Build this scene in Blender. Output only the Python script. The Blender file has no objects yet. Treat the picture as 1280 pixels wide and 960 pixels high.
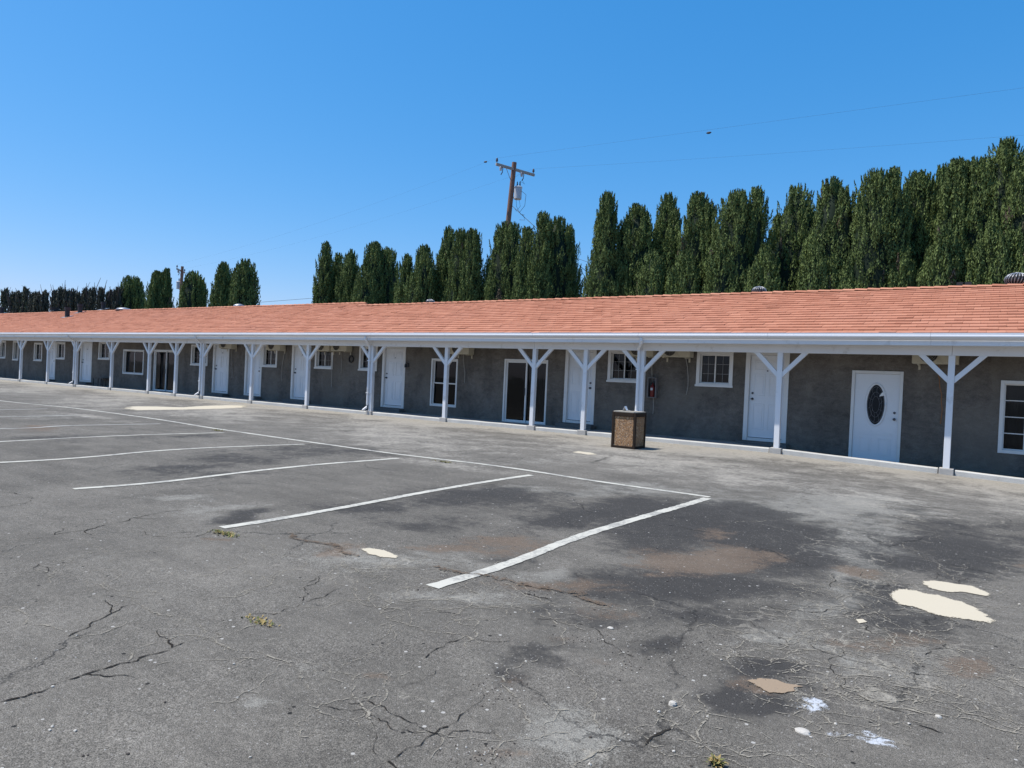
import bpy, math, random
import numpy as np
from mathutils import Vector, Matrix

SC = bpy.context.scene
COL = SC.collection
RNG = random.Random(7)

# ------------------------------------------------------------------ camera model (1280 x 960 photo pixels)
YAW, PITCH, ROLL, FPX, CAMH = 0.6049795, -0.0082021, 0.0454128, 877.19, 1.4004
YP = 16.146            # front line of the porch posts
YW = YP + 1.25         # motel wall
YT = 29.0              # tree row behind the motel


def cam_axes():
    c, s = math.cos, math.sin
    fwd = Vector((-s(YAW) * c(PITCH), c(YAW) * c(PITCH), s(PITCH)))
    rt = Vector((c(YAW), s(YAW), 0))
    up = rt.cross(fwd)
    return rt * c(ROLL) + up * s(ROLL), -rt * s(ROLL) + up * c(ROLL), fwd


RT, UP, FWD = cam_axes()
CAM = Vector((0, 0, CAMH))


def ray(u, v):
    return FWD * FPX + RT * (u - 640) - UP * (v - 480)


def A(u, v, Y):
    d = ray(u, v)
    return CAM + d * (Y / d.y)


def ss(a, b, x):
    t = np.clip((x - a) / (b - a), 0, 1)
    return t * t * (3 - 2 * t)


def gz(x, y):            # the lot falls a little towards its right end beside the porch
    return float(-0.03 * min(max(x + 4.2, 0), 5) * ss(9.5, 14.5, y))


def G(u, v, dz=0.0):
    d = ray(u, v)
    z = 0.0
    for _ in range(6):
        p = CAM + d * ((z - CAMH) / d.z)
        z = gz(p.x, p.y)
    p = CAM + d * ((z - CAMH) / d.z)
    return Vector((p.x, p.y, z + dz))


def pxm(p):
    return FPX / (Vector(p) - CAM).dot(FWD)


cam_d = bpy.data.cameras.new('camera')
cam = bpy.data.objects.new('camera', cam_d)
COL.objects.link(cam)
m = Matrix((RT, UP, -FWD)).transposed().to_4x4()
m.translation = CAM
cam.matrix_world = m
cam_d.sensor_width = 36
cam_d.lens = FPX / 1280 * 36
cam_d.clip_start = 0.05
cam_d.clip_end = 3000
SC.camera = cam

# ------------------------------------------------------------------ materials


class NT:
    def __init__(s, name):
        s.m = bpy.data.materials.new(name)
        s.m.use_nodes = True
        s.t = s.m.node_tree
        s.n = s.t.nodes
        s.b = s.n['Principled BSDF']
        s.out = s.n['Material Output']

    def node(s, typ, **kw):
        nd = s.n.new(typ)
        for k, v in kw.items():
            if k.startswith('i_'):
                nd.inputs[k[2:].replace('_', ' ')].default_value = v
            else:
                setattr(nd, k, v)
        return nd

    def link(s, a, b):
        s.t.links.new(a, b)

    def sock(s, x, inp):
        if isinstance(x, (int, float)):
            inp.default_value = x
        elif isinstance(x, (tuple, list)):
            inp.default_value = x
        else:
            s.link(x, inp)

    def math(s, op, a, b=0.0, c=None, clamp=False):
        nd = s.node('ShaderNodeMath', operation=op, use_clamp=clamp)
        s.sock(a, nd.inputs[0])
        s.sock(b, nd.inputs[1])
        if c is not None:
            s.sock(c, nd.inputs[2])
        return nd.outputs[0]

    def mix(s, f, a, b, blend='MIX'):
        nd = s.node('ShaderNodeMix', data_type='RGBA', blend_type=blend)
        s.sock(f, nd.inputs[0])
        s.sock(a if not isinstance(a, tuple) or len(a) == 4 else a + (1,), nd.inputs[6])
        s.sock(b if not isinstance(b, tuple) or len(b) == 4 else b + (1,), nd.inputs[7])
        return nd.outputs[2]

    def coord(s):
        return s.node('ShaderNodeTexCoord').outputs['Object']

    def pos(s):
        return s.node('ShaderNodeNewGeometry').outputs['Position']

    def scale(s, vec, sc):
        nd = s.node('ShaderNodeVectorMath', operation='MULTIPLY')
        s.link(vec, nd.inputs[0])
        nd.inputs[1].default_value = sc
        return nd.outputs[0]

    def noise(s, vec, sc, det=4, rough=.55, dist=0.0):
        nd = s.node('ShaderNodeTexNoise')
        s.link(vec, nd.inputs['Vector'])
        nd.inputs['Scale'].default_value = sc
        nd.inputs['Detail'].default_value = det
        nd.inputs['Roughness'].default_value = rough
        nd.inputs['Distortion'].default_value = dist
        return nd.outputs['Fac']

    def noisec(s, vec, sc, det=3):
        nd = s.node('ShaderNodeTexNoise')
        s.link(vec, nd.inputs['Vector'])
        nd.inputs['Scale'].default_value = sc
        nd.inputs['Detail'].default_value = det
        return nd.outputs['Color']

    def step(s, x, a, b):
        nd = s.node('ShaderNodeMapRange', interpolation_type='SMOOTHSTEP')
        s.sock(x, nd.inputs[0])
        nd.inputs[1].default_value = a
        nd.inputs[2].default_value = b
        return nd.outputs[0]

    def voro(s, vec, sc, feature='F1', out='Distance', rnd=1.0):
        nd = s.node('ShaderNodeTexVoronoi', feature=feature)
        s.link(vec, nd.inputs['Vector'])
        nd.inputs['Scale'].default_value = sc
        nd.inputs['Randomness'].default_value = rnd
        return nd.outputs[out]

    def attr(s, name):
        nd = s.node('ShaderNodeAttribute', attribute_name=name)
        return nd.outputs['Fac']

    def bump(s, h, strength, dist):
        nd = s.node('ShaderNodeBump')
        s.link(h, nd.inputs['Height'])
        nd.inputs['Strength'].default_value = strength
        nd.inputs['Distance'].default_value = dist
        s.link(nd.outputs[0], s.b.inputs['Normal'])

    def color(s, c):
        s.sock(c if not isinstance(c, tuple) or len(c) == 4 else c + (1,), s.b.inputs['Base Color'])

    def rough(s, r):
        s.sock(r, s.b.inputs['Roughness'])

    def spec(s, r):
        s.b.inputs['Specular IOR Level'].default_value = r


def simple(name, col, rough=.6, var=.15, sc=3.0, metal=0.0, bump=0.0, bsc=60, spec=.4, dirt=None, aniso=(1, 1, 1)):
    t = NT(name)
    v = t.scale(t.coord(), aniso)
    n = t.noise(v, sc, 6, .6)
    k = t.math('MULTIPLY_ADD', n, 2 * var, 1 - var)
    c = t.mix(1.0, tuple(col), t.mix(0.0, (1, 1, 1), (1, 1, 1)), 'MULTIPLY')
    nd = t.node('ShaderNodeVectorMath', operation='SCALE')
    nd.inputs[0].default_value = col
    t.link(k, nd.inputs['Scale'])
    c = nd.outputs[0]
    if dirt:
        d = t.step(t.noise(v, sc * 2.7, 7, .65), .56, .74)
        c = t.mix(t.math('MULTIPLY', d, dirt[1]), c, tuple(dirt[0]))
    t.color(c)
    t.rough(rough)
    t.spec(spec)
    t.b.inputs['Metallic'].default_value = metal
    if bump:
        t.bump(t.noise(v, bsc, 4, .6), bump, .01)
    return t.m


def make_asphalt():
    t = NT('asphalt')
    p = t.pos()
    # domain-warped position for ragged stain edges
    w = t.node('ShaderNodeVectorMath', operation='MULTIPLY_ADD')
    t.link(t.noisec(p, 1.7, 4), w.inputs[0])
    w.inputs[1].default_value = (.5, .5, 0)
    t.link(p, w.inputs[2])
    pw = w.outputs[0]
    fine = t.noise(p, 55, 3, .7)
    grain = t.noise(p, 210, 2, .6)
    mid = t.noise(pw, 1.1, 7, .65)
    big = t.noise(pw, .22, 6, .6)
    streak = t.noise(t.scale(pw, (1, 5, 1)), .8, 6, .65)
    v = t.math('MULTIPLY_ADD', mid, 1.0, .5)
    v = t.math('MULTIPLY', v, t.math('MULTIPLY_ADD', big, .9, .55))
    v = t.math('MULTIPLY', v, t.math('MULTIPLY_ADD', streak, .7, .65))
    v = t.math('MULTIPLY', v, t.math('MULTIPLY_ADD', fine, 1.3, .35))
    v = t.math('MULTIPLY', v, t.math('MULTIPLY_ADD', t.noise(p, 17, 5, .7), .8, .6))
    v = t.math('MULTIPLY', v, t.math('MULTIPLY_ADD', t.step(grain, .34, .66), 1.0, .5))
    nd = t.node('ShaderNodeVectorMath', operation='SCALE')
    nd.inputs[0].default_value = (.136, .1245, .106)
    t.link(v, nd.inputs['Scale'])
    c = nd.outputs[0]

    n12 = t.noise(p, 11, 7, .75)

    def mask(name, lo=.3, hi=.7, amp=.7, sc=2.2):
        a = t.attr(name)
        n = t.math('MULTIPLY', t.math('SUBTRACT', t.noise(pw, sc, 10, .75), .5), amp * 3.0)
        n = t.math('ADD', n, t.math('MULTIPLY', t.math('SUBTRACT', n12, .5), 1.3))
        n = t.math('ADD', n, t.math('MULTIPLY', t.math('SUBTRACT', fine, .5), .8))
        n = t.math('ADD', n, t.math('MULTIPLY', t.math('SUBTRACT', grain, .5), .9))
        # noise only acts where the mask is neither empty nor full
        return t.step(t.math('ADD', a, t.math('MULTIPLY', n, t.math('MINIMUM', t.math('MULTIPLY', a, 3), 1))), lo, hi)
    gr = t.math('MULTIPLY_ADD', t.step(grain, .34, .66), .5, .75)

    def tinted(col):
        n2 = t.node('ShaderNodeVectorMath', operation='SCALE')
        n2.inputs[0].default_value = col
        t.link(t.math('MULTIPLY', gr, t.math('MULTIPLY_ADD', n12, .9, .55)), n2.inputs['Scale'])
        return n2.outputs[0]
    c = t.mix(t.math('MULTIPLY', mask('pale', .2, .9, .9), .62), c, tinted((.27, .258, .225)))
    c = t.mix(t.math('MULTIPLY', mask('dust', .15, .9, .9, 1.2), .75), c, tinted((.345, .318, .27)))
    c = t.mix(t.math('MULTIPLY', mask('dark', .2, .8, .8, 1.3), .88), c, tinted((.040, .038, .036)))
    c = t.mix(t.math('MULTIPLY', mask('rust', .25, .85, .9, 3.0), .72), c, tinted((.145, .106, .076)))
    c = t.mix(t.math('MULTIPLY', mask('white', .5, .8, 1.0, 9.0), .8), c, (.55, .58, .62))
    # exposed light stones in the mix
    st = t.voro(p, 75, 'F1', 'Distance')
    stc = t.node('ShaderNodeSeparateColor')
    t.link(t.voro(p, 75, 'F1', 'Color'), stc.inputs[0])
    sm = t.math('MULTIPLY', t.math('LESS_THAN', st, .32), t.math('GREATER_THAN', stc.outputs[0], .88))
    c = t.mix(t.math('MULTIPLY', sm, .45), c, (.36, .34, .31))
    st2 = t.voro(p, 22, 'F1', 'Distance')
    stc2 = t.node('ShaderNodeSeparateColor')
    t.link(t.voro(p, 22, 'F1', 'Color'), stc2.inputs[0])
    sm2 = t.math('MULTIPLY', t.math('LESS_THAN', st2, .2), t.math('GREATER_THAN', stc2.outputs[1], .965))
    c = t.mix(t.math('MULTIPLY', sm2, .7), c, (.5, .48, .44))
    sm3 = t.math('MULTIPLY', t.math('LESS_THAN', st2, .22), t.math('LESS_THAN', stc2.outputs[1], .025))
    c = t.mix(t.math('MULTIPLY', sm3, .9), c, (.012, .012, .012))
    # fine crazing filled with sand, only in worn areas
    w2 = t.node('ShaderNodeVectorMath', operation='MULTIPLY_ADD')
    _nn = t.noisec(p, 4.0, 8)
    _nn.node.inputs['Roughness'].default_value = .72
    t.link(_nn, w2.inputs[0])
    w2.inputs[1].default_value = (.38, .38, 0)
    t.link(p, w2.inputs[2])
    e1 = t.voro(w2.outputs[0], 2.3, 'DISTANCE_TO_EDGE')
    e2 = t.voro(w2.outputs[0], 5.2, 'DISTANCE_TO_EDGE')
    gaps = t.step(t.noise(p, 2.3, 5, .7), .40, .62)
    ck = t.attr('crkl')
    l1 = t.math('MULTIPLY', t.math('SUBTRACT', 1.0, t.step(e1, .002, .02)), t.math('MULTIPLY', gaps, t.step(ck, .1, .5)))
    l2 = t.math('MULTIPLY', t.math('SUBTRACT', 1.0, t.step(e2, .004, .045)), t.math('MULTIPLY', t.step(t.noise(p, 3.3, 5, .7), .48, .66), t.step(ck, .35, .9)))
    lm = t.math('MULTIPLY', t.math('MAXIMUM', l1, l2), t.math('MULTIPLY_ADD', grain, 1.2, .1), clamp=True)
    c = t.mix(t.math('MULTIPLY', lm, .9), c, (.40, .365, .30))
    # old hairline cracks all over the lot
    e3 = t.voro(w2.outputs[0], .55, 'DISTANCE_TO_EDGE')
    l3 = t.math('MULTIPLY', t.math('SUBTRACT', 1.0, t.step(e3, .0006, .005)), t.step(t.noise(p, .9, 5, .7), .47, .6))
    c = t.mix(t.math('MULTIPLY', l3, .7), c, (.035, .033, .03))
    t.color(c)
    t.rough(.93)
    t.spec(.18)
    h = t.math('ADD', t.math('MULTIPLY', grain, .5), t.math('MULTIPLY', fine, .7))
    h = t.math('SUBTRACT', h, t.math('MULTIPLY', l3, .6))
    h = t.math('ADD', h, t.math('MULTIPLY', t.noise(p, 6, 5, .6), 1.2))
    t.bump(h, .8, .010)
    return t.m


def make_paint(name='line_paint', col=(.53, .51, .44), wear=.35):
    t = NT(name)
    p = t.pos()
    g = t.noise(p, 150, 2, .6)
    n = t.noise(p, 2.6, 8, .72)
    n2 = t.noise(p, 30, 4, .7)
    k = t.math('ADD', t.math('MULTIPLY', n, .7), t.math('MULTIPLY', n2, .4))
    worn = t.step(k, wear + .16, wear + .30)
    c = t.mix(t.math('MULTIPLY', worn, .8), tuple(col), (.2, .195, .185))
    c = t.mix(t.math('MULTIPLY_ADD', g, .5, -.05, clamp=True), c, tuple(x * .72 for x in col))
    t.color(c)
    t.rough(.85)
    t.spec(.2)
    t.bump(t.noise(p, 90, 3, .6), .5, .006)
    return t.m


def make_crack(name, c1, c2, hole):
    t = NT(name)
    p = t.pos()
    n = t.noise(p, 22, 6, .8)
    c = t.mix(t.noise(p, 70, 3, .6), c1, c2)
    t.color(c)
    t.rough(1.0)
    t.spec(.05)
    a = t.step(t.math('ADD', t.math('MULTIPLY', n, .6), t.math('MULTIPLY', t.noise(p, 120, 2, .6), .4)), hole, hole + .06)
    t.link(a, t.b.inputs['Alpha'])
    return t.m


def make_stucco():
    t = NT('grey_stucco')
    p = t.coord()
    n = t.noise(p, .7, 6, .65)
    n2 = t.noise(t.scale(p, (1.2, 1, .35)), 2.0, 6, .6)
    f = t.noise(p, 40, 4, .65)
    k = t.math('MULTIPLY', t.math('MULTIPLY_ADD', n, 1.05, .475), t.math('MULTIPLY_ADD', n2, 1.05, .475))
    k = t.math('MULTIPLY', k, t.math('MULTIPLY_ADD', f, .9, .55))
    nd = t.node('ShaderNodeVectorMath', operation='SCALE')
    nd.inputs[0].default_value = (.150, .133, .116)
    t.link(k, nd.inputs['Scale'])
    c = nd.outputs[0]
    tr = t.noise(t.scale(p, (1, 1, 1.6)), 6, 6, .7, .6)
    mm_ = t.node('ShaderNodeVectorMath', operation='SCALE')
    t.link(c, mm_.inputs[0])
    t.link(t.math('MULTIPLY_ADD', tr, 1.3, .35), mm_.inputs['Scale'])
    c = mm_.outputs[0]
    # patched, smoother areas of slightly different grey
    patch = t.step(t.noise(t.scale(p, (.8, 1, .5)), .9, 3, .5), .54, .57)
    c = t.mix(t.math('MULTIPLY', patch, .4), c, (.20, .178, .15))
    low = t.node('ShaderNodeSeparateXYZ')
    t.link(p, low.inputs[0])
    splash = t.math('MULTIPLY', t.math('SUBTRACT', 1.0, t.step(low.outputs[2], .05, .75)), t.step(t.noise(t.scale(p, (1, 1, .6)), 2.5, 7, .7), .42, .7))
    c = t.mix(t.math('MULTIPLY', splash, .5), c, (.19, .16, .125))
    t.color(c)
    t.rough(.95)
    t.spec(.15)
    t.bump(t.math('ADD', t.noise(p, 18, 6, .72), t.math('MULTIPLY', f, .4)), 1.0, .03)
    return t.m


def make_tile():
    t = NT('terracotta_tile')
    p = t.coord()
    a = t.attr('tint')
    n = t.noise(p, 9, 5, .65)
    big = t.noise(p, .35, 5, .6)
    c = t.mix(a, (.345, .135, .08), (.525, .245, .155))
    c = t.mix(t.math('MULTIPLY', t.step(n, .52, .75), .5), c, (.46, .22, .15))
    c = t.mix(t.math('MULTIPLY', t.step(big, .45, .75), .35), c, (.42, .20, .14))
    t.color(c)
    t.rough(.9)
    t.spec(.15)
    t.bump(t.noise(p, 60, 4, .65), .5, .008)
    return t.m


def make_leaf(name, dark, light, dead):
    t = NT(name)
    a = t.attr('tint')
    d = t.attr('dead')
    n = t.noise(t.coord(), 1.1, 3, .6)
    k = t.math('ADD', t.math('MULTIPLY', a, .75), t.math('MULTIPLY', n, .35), clamp=True)
    c = t.mix(k, dark, light)
    c = t.mix(d, c, dead)
    t.color(c)
    t.rough(.75)
    t.spec(.2)
    if name != 'cypress_core_shade':
        tr = t.node('ShaderNodeBsdfTranslucent')
        t.link(c, tr.inputs['Color'])
        mx = t.node('ShaderNodeMixShader')
        mx.inputs[0].default_value = .12
        t.link(t.b.outputs[0], mx.inputs[1])
        t.link(tr.outputs[0], mx.inputs[2])
        t.link(mx.outputs[0], t.out.inputs['Surface'])
    return t.m


def make_bark(name, c1, c2):
    t = NT(name)
    p = t.scale(t.coord(), (6, 6, 1))
    t.color(t.mix(t.noise(p, 3, 6, .65), c1, c2))
    t.rough(.95)
    t.bump(t.noise(p, 6, 5, .7), .8, .03)
    return t.m


def make_glass():
    t = NT('window_glass')
    gl = t.node('ShaderNodeBsdfGlossy')
    gl.inputs['Roughness'].default_value = .03
    gl.inputs['Color'].default_value = (.5, .52, .55, 1)
    tr = t.node('ShaderNodeBsdfTransparent')
    tr.inputs['Color'].default_value = (.42, .45, .46, 1)
    fr = t.node('ShaderNodeFresnel')
    fr.inputs['IOR'].default_value = 1.5
    mx = t.node('ShaderNodeMixShader')
    t.link(fr.outputs[0], mx.inputs[0])
    t.link(tr.outputs[0], mx.inputs[1])
    t.link(gl.outputs[0], mx.inputs[2])
    t.link(mx.outputs[0], t.out.inputs['Surface'])
    bp = t.node('ShaderNodeBump')
    t.link(t.noise(t.coord(), 1.3, 2, .5), bp.inputs['Height'])
    bp.inputs['Strength'].default_value = .12
    bp.inputs['Distance'].default_value = .02
    t.link(bp.outputs[0], gl.inputs['Normal'])
    return t.m


def make_aggregate():
    t = NT('exposed_pebbles')
    p = t.coord()
    d = t.voro(p, 78, 'F1', 'Distance')
    cc = t.node('ShaderNodeSeparateColor')
    t.link(t.voro(p, 78, 'F1', 'Color'), cc.inputs[0])
    c = t.mix(cc.outputs[0], (.21, .105, .042), (.48, .265, .115))
    c = t.mix(t.math('GREATER_THAN', cc.outputs[1], .9), c, (.60, .47, .33))
    c = t.mix(t.math('GREATER_THAN', cc.outputs[2], .85), c, (.10, .06, .04))
    c = t.mix(t.step(d, .6, .9), c, (.14, .08, .045))
    t.color(c)
    t.rough(.6)
    h = t.math('SUBTRACT', 1.0, t.math('POWER', d, 2.0))
    t.bump(h, 1.0, .012)
    return t.m


def make_concrete(name, col, crack=True):
    t = NT(name)
    p = t.pos()
    k = t.math('MULTIPLY', t.math('MULTIPLY_ADD', t.noise(p, 1.3, 7, .65), .6, .7), t.math('MULTIPLY_ADD', t.noise(p, 80, 3, .6), .4, .8))
    nd = t.node('ShaderNodeVectorMath', operation='SCALE')
    nd.inputs[0].default_value = col
    t.link(k, nd.inputs['Scale'])
    c = nd.outputs[0]
    st = t.step(t.noise(t.scale(p, (3, 3, 1)), 1.6, 7, .7), .55, .72)
    c = t.mix(t.math('MULTIPLY', st, .45), c, tuple(x * .5 for x in col))
    t.color(c)
    t.rough(.92)
    t.spec(.2)
    t.bump(t.noise(p, 50, 4, .65), .5, .008)
    return t.m


M = {}
M['asphalt'] = make_asphalt()
M['paint'] = make_paint()
M['paint_faint'] = make_paint('faded_line_paint', (.46, .45, .41), .36)
M['patch'] = make_paint('cement_patch', (.54, .475, .36), .50)
_t = NT.__new__(NT)
_t.m = M['patch']
_t.t = _t.m.node_tree
_t.n = _t.t.nodes
_t.b = _t.n['Principled BSDF']
_p = _t.pos()
_k = _t.math('ADD', _t.attr('fill'), _t.math('MULTIPLY', _t.math('SUBTRACT', _t.noise(_p, 9, 8, .75), .5), 1.5))
_k = _t.math('ADD', _k, _t.math('MULTIPLY', _t.math('SUBTRACT', _t.noise(_p, 110, 2, .6), .5), .7))
_t.link(_t.step(_k, .42, .56), _t.b.inputs['Alpha'])
M['crack'] = make_crack('open_crack', (.012, .011, .01), (.045, .04, .034), .405)
M['sand'] = make_crack('sand_filled_crack', (.19, .172, .14), (.34, .31, .255), .455)
M['grit'] = make_crack('loose_dirt', (.06, .045, .033), (.2, .15, .11), .47)
M['stucco'] = make_stucco()
M['tile'] = make_tile()
M['deck'] = simple('roof_underlay', (.10, .04, .03), .95)
M['white'] = simple('white_paint', (.74, .74, .75), .55, .10, 1.2, dirt=((.40, .37, .33), .5), spec=.3)
M['trim'] = simple('window_trim_paint', (.70, .69, .67), .5, .08, 2, dirt=((.4, .39, .37), .3))
M['door'] = simple('door_paint', (.72, .73, .75), .42, .05, 1.5, spec=.45, dirt=((.5, .5, .5), .25))
M['gutter'] = simple('gutter_paint', (.66, .67, .70), .4, .07, .8, dirt=((.40, .38, .36), .4), aniso=(.3, 1, 2))
M['soffit'] = simple('soffit_paint', (.55, .54, .52), .7, .1)
M['black'] = simple('black_metal', (.02, .02, .022), .5, .2)
M['lock'] = simple('door_hardware', (.09, .09, .1), .35, .2, metal=.8)
M['glass'] = make_glass()
M['grid'] = simple('window_grid_bars', (.30, .30, .30), .6, .1)
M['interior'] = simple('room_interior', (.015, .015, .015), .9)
M['curtain'] = simple('curtain_cloth', (.10, .095, .09), .9, .2, 4, aniso=(8, 1, .5))
M['acwhite'] = simple('beige_appliance_paint', (.52, .47, .36), .5, .1, 3, dirt=((.25, .2, .14), .4))
M['acgrille'] = simple('fan_grille', (.05, .045, .04), .6)
M['cable'] = simple('pale_cable', (.36, .33, .29), .6)
M['cable_orange'] = simple('orange_cable', (.30, .14, .06), .6)
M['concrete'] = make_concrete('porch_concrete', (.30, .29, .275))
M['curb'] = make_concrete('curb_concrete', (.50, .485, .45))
M['plinth'] = make_concrete('plinth_concrete', (.42, .40, .37))
M['step'] = make_concrete('grey_painted_step', (.13, .125, .12))
M['bark'] = make_bark('cypress_bark', (.09, .06, .045), (.2, .15, .115))
M['deadbark'] = make_bark('dead_bark', (.05, .04, .035), (.13, .1, .085))
M['leaf'] = make_leaf('cypress_foliage', (.018, .038, .014), (.235, .305, .095), (.15, .118, .08))  # dark and light ends carry the shaded and sunlit look of the foliage
M['leafcore'] = make_leaf('cypress_core_shade', (.010, .020, .010), (.016, .030, .013), (.06, .05, .03))  # shade inside the crown put into a darker leaf colour
M['deadleaf'] = make_leaf('withered_foliage', (.04, .042, .032), (.115, .12, .085), (.05, .075, .04))
M['polewood'] = make_bark('pole_timber', (.16, .085, .06), (.26, .15, .11))
M['armwood'] = make_bark('weathered_arm_timber', (.3, .26, .22), (.45, .4, .35))
M['transformer'] = simple('transformer_enamel', (.46, .48, .5), .4, .08)
M['ceramic'] = simple('insulator_ceramic', (.45, .43, .42), .3, .1)
M['insdark'] = simple('brown_insulator', (.07, .05, .05), .3, .1)
M['wire'] = simple('wire_metal', (.05, .05, .055), .6)
M['binwood'] = simple('dark_brown_bin_frame', (.030, .019, .012), .7, .3, 8, spec=.2, dirt=((.06, .045, .035), .5))
M['binrim'] = simple('dusty_bin_rim', (.34, .31, .26), .8, .2, 12)
M['agg'] = make_aggregate()
M['paper'] = simple('white_paper', (.82, .81, .79), .8, .05)
M['red'] = simple('red_enamel', (.16, .018, .018), .4, .1)
M['steel'] = simple('dull_steel', (.42, .42, .42), .4, .1, metal=.9)
M['vent'] = simple('galvanised_vent', (.30, .31, .33), .45, .15, metal=.6)
M['ventdark'] = simple('dark_vent_pipe', (.03, .028, .03), .6)
M['gravel'] = simple('pale_stone', (.46, .43, .38), .9, .3, 20, bump=.4)
M['straw'] = simple('dry_weed', (.30, .22, .08), .8, .3, 15)
M['weed'] = simple('green_weed', (.13, .14, .04), .8, .3, 15)

# ------------------------------------------------------------------ mesh helpers


class MB:
    def __init__(s):
        s.v, s.f, s.mi, s.tint = [], [], [], []

    def add(s, vs, fs, mi=0, tint=.5):
        o = len(s.v)
        s.v += [tuple(p) for p in vs]
        s.f += [tuple(i + o for i in f) for f in fs]
        s.mi += [mi] * len(fs)
        s.tint += [tint] * len(fs)
        return s

    def box(s, x0, x1, y0, y1, z0, z1, mi=0):
        vs = [(x, y, z) for x in (x0, x1) for y in (y0, y1) for z in (z0, z1)]
        return s.add(vs, [(0, 1, 3, 2), (4, 6, 7, 5), (0, 4, 5, 1), (2, 3, 7, 6), (0, 2, 6, 4), (1, 5, 7, 3)], mi)

    def bar(s, p, q, w, d, up=(0, 0, 1), mi=0):
        p, q = Vector(p), Vector(q)
        a = (q - p).normalized()
        b = a.cross(Vector(up)).normalized()
        c = b.cross(a)
        vs = []
        for e in (p, q):
            for i, j in ((-1, -1), (1, -1), (1, 1), (-1, 1)):
                vs.append(e + b * (w / 2 * i) + c * (d / 2 * j))
        return s.add(vs, [(0, 3, 2, 1), (4, 5, 6, 7), (0, 1, 5, 4), (1, 2, 6, 5), (2, 3, 7, 6), (3, 0, 4, 7)], mi)

    def tube(s, pts, r, n=8, mi=0, cap=True):
        pts = [Vector(p) for p in pts]
        rs = r if isinstance(r, (list, tuple)) else [r] * len(pts)
        vs, fs = [], []
        up = Vector((0.13, 0.27, 1)).normalized()
        for i, p in enumerate(pts):
            d = (pts[min(i + 1, len(pts) - 1)] - pts[max(i - 1, 0)]).normalized()
            b = d.cross(up)
            if b.length < .1:
                b = d.cross(Vector((1, 0, 0)))
            b.normalize()
            c = b.cross(d)
            for k in range(n):
                a = 2 * math.pi * k / n
                vs.append(p + (b * math.cos(a) + c * math.sin(a)) * rs[i])
        for i in range(len(pts) - 1):
            for k in range(n):
                k2 = (k + 1) % n
                fs.append((i * n + k, i * n + k2, (i + 1) * n + k2, (i + 1) * n + k))
        if cap:
            fs.append(tuple(range(n)))
            fs.append(tuple(range((len(pts) - 1) * n + n - 1, (len(pts) - 1) * n - 1, -1)))
        return s.add(vs, fs, mi)

    def lathe(s, c, prof, n=16, mi=0):
        """profile of (radius, z) about the vertical through c"""
        vs, fs = [], []
        for r, z in prof:
            for k in range(n):
                a = 2 * math.pi * k / n
                vs.append((c[0] + r * math.cos(a), c[1] + r * math.sin(a), c[2] + z))
        for i in range(len(prof) - 1):
            for k in range(n):
                k2 = (k + 1) % n
                fs.append((i * n + k, i * n + k2, (i + 1) * n + k2, (i + 1) * n + k))
        fs.append(tuple(range(n - 1, -1, -1)))
        fs.append(tuple(range((len(prof) - 1) * n, len(prof) * n)))
        return s.add(vs, fs, mi)

    def build(s, name, mats, parent=None, bevel=0.0, smooth=False, tint=False):
        if not isinstance(mats, (list, tuple)):
            mats = [mats]
        off = Vector((0, 0, 0))
        q = parent
        while q is not None:
            off += q.location
            q = q.parent
        me = bpy.data.meshes.new(name)
        me.from_pydata([tuple(Vector(p) - off) for p in s.v], [], s.f)
        for mt in mats:
            me.materials.append(mt)
        if len(mats) > 1:
            me.polygons.foreach_set('material_index', s.mi)
        if smooth:
            me.polygons.foreach_set('use_smooth', [True] * len(s.f))
        if tint:
            at = me.attributes.new('tint', 'FLOAT', 'FACE')
            at.data.foreach_set('value', s.tint)
        me.update()
        o = bpy.data.objects.new(name, me)
        COL.objects.link(o)
        o.parent = parent
        if bevel:
            b = o.modifiers.new('edge', 'BEVEL')
            b.width = bevel
            b.segments = 2
            b.limit_method = 'ANGLE'
            b.angle_limit = math.radians(40)
        return o


def tag(o, label=None, cat=None, group=None, kind=None):
    if label:
        o['label'] = label
    if cat:
        o['category'] = cat
    if group:
        o['group'] = group
    if kind:
        o['kind'] = kind
    return o


def thing(name, loc, label, cat, group=None):
    o = bpy.data.objects.new(name, None)
    o.empty_display_size = .3
    o.location = loc
    COL.objects.link(o)
    return tag(o, label, cat, group)


def base_of(mb):
    xs = [p[0] for p in mb.v]
    ys = [p[1] for p in mb.v]
    zs = [p[2] for p in mb.v]
    return Vector(((min(xs) + max(xs)) / 2, (min(ys) + max(ys)) / 2, min(zs)))


def solo(mb, name, mats, label, cat, group=None, **kw):
    """a thing that is one mesh: origin at its own base"""
    b = base_of(mb)
    mb.v = [tuple(Vector(p) - b) for p in mb.v]
    o = mb.build(name, mats, None, **kw)
    o.location = b
    return tag(o, label, cat, group)


# ------------------------------------------------------------------ ground
def axis(segs):
    out = [segs[0][0]]
    for a, b, st in segs:
        n = max(1, int(round((b - a) / st)))
        out += list(a + (b - a) * np.arange(1, n + 1) / n)
    return np.array(out)


gxs = axis([(-900, -200, 100), (-200, -80, 12), (-80, -34, .5), (-34, -16, .18), (-16, 9, .085), (9, 20, .6), (20, 100, 10), (100, 900, 100)])
gys = axis([(-900, -100, 100), (-100, -10, 10), (-10, 1.5, .6), (1.5, 12, .085), (12, 16.4, .11), (16.4, 40, 1.2), (40, 100, 10), (100, 900, 80)])
XX, YY = np.meshgrid(gxs, gys)
ZZ = -0.03 * np.clip(XX + 4.2, 0, 5) * ss(9.5, 14.5, YY) * (1 - ss(19, 30, YY))
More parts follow.
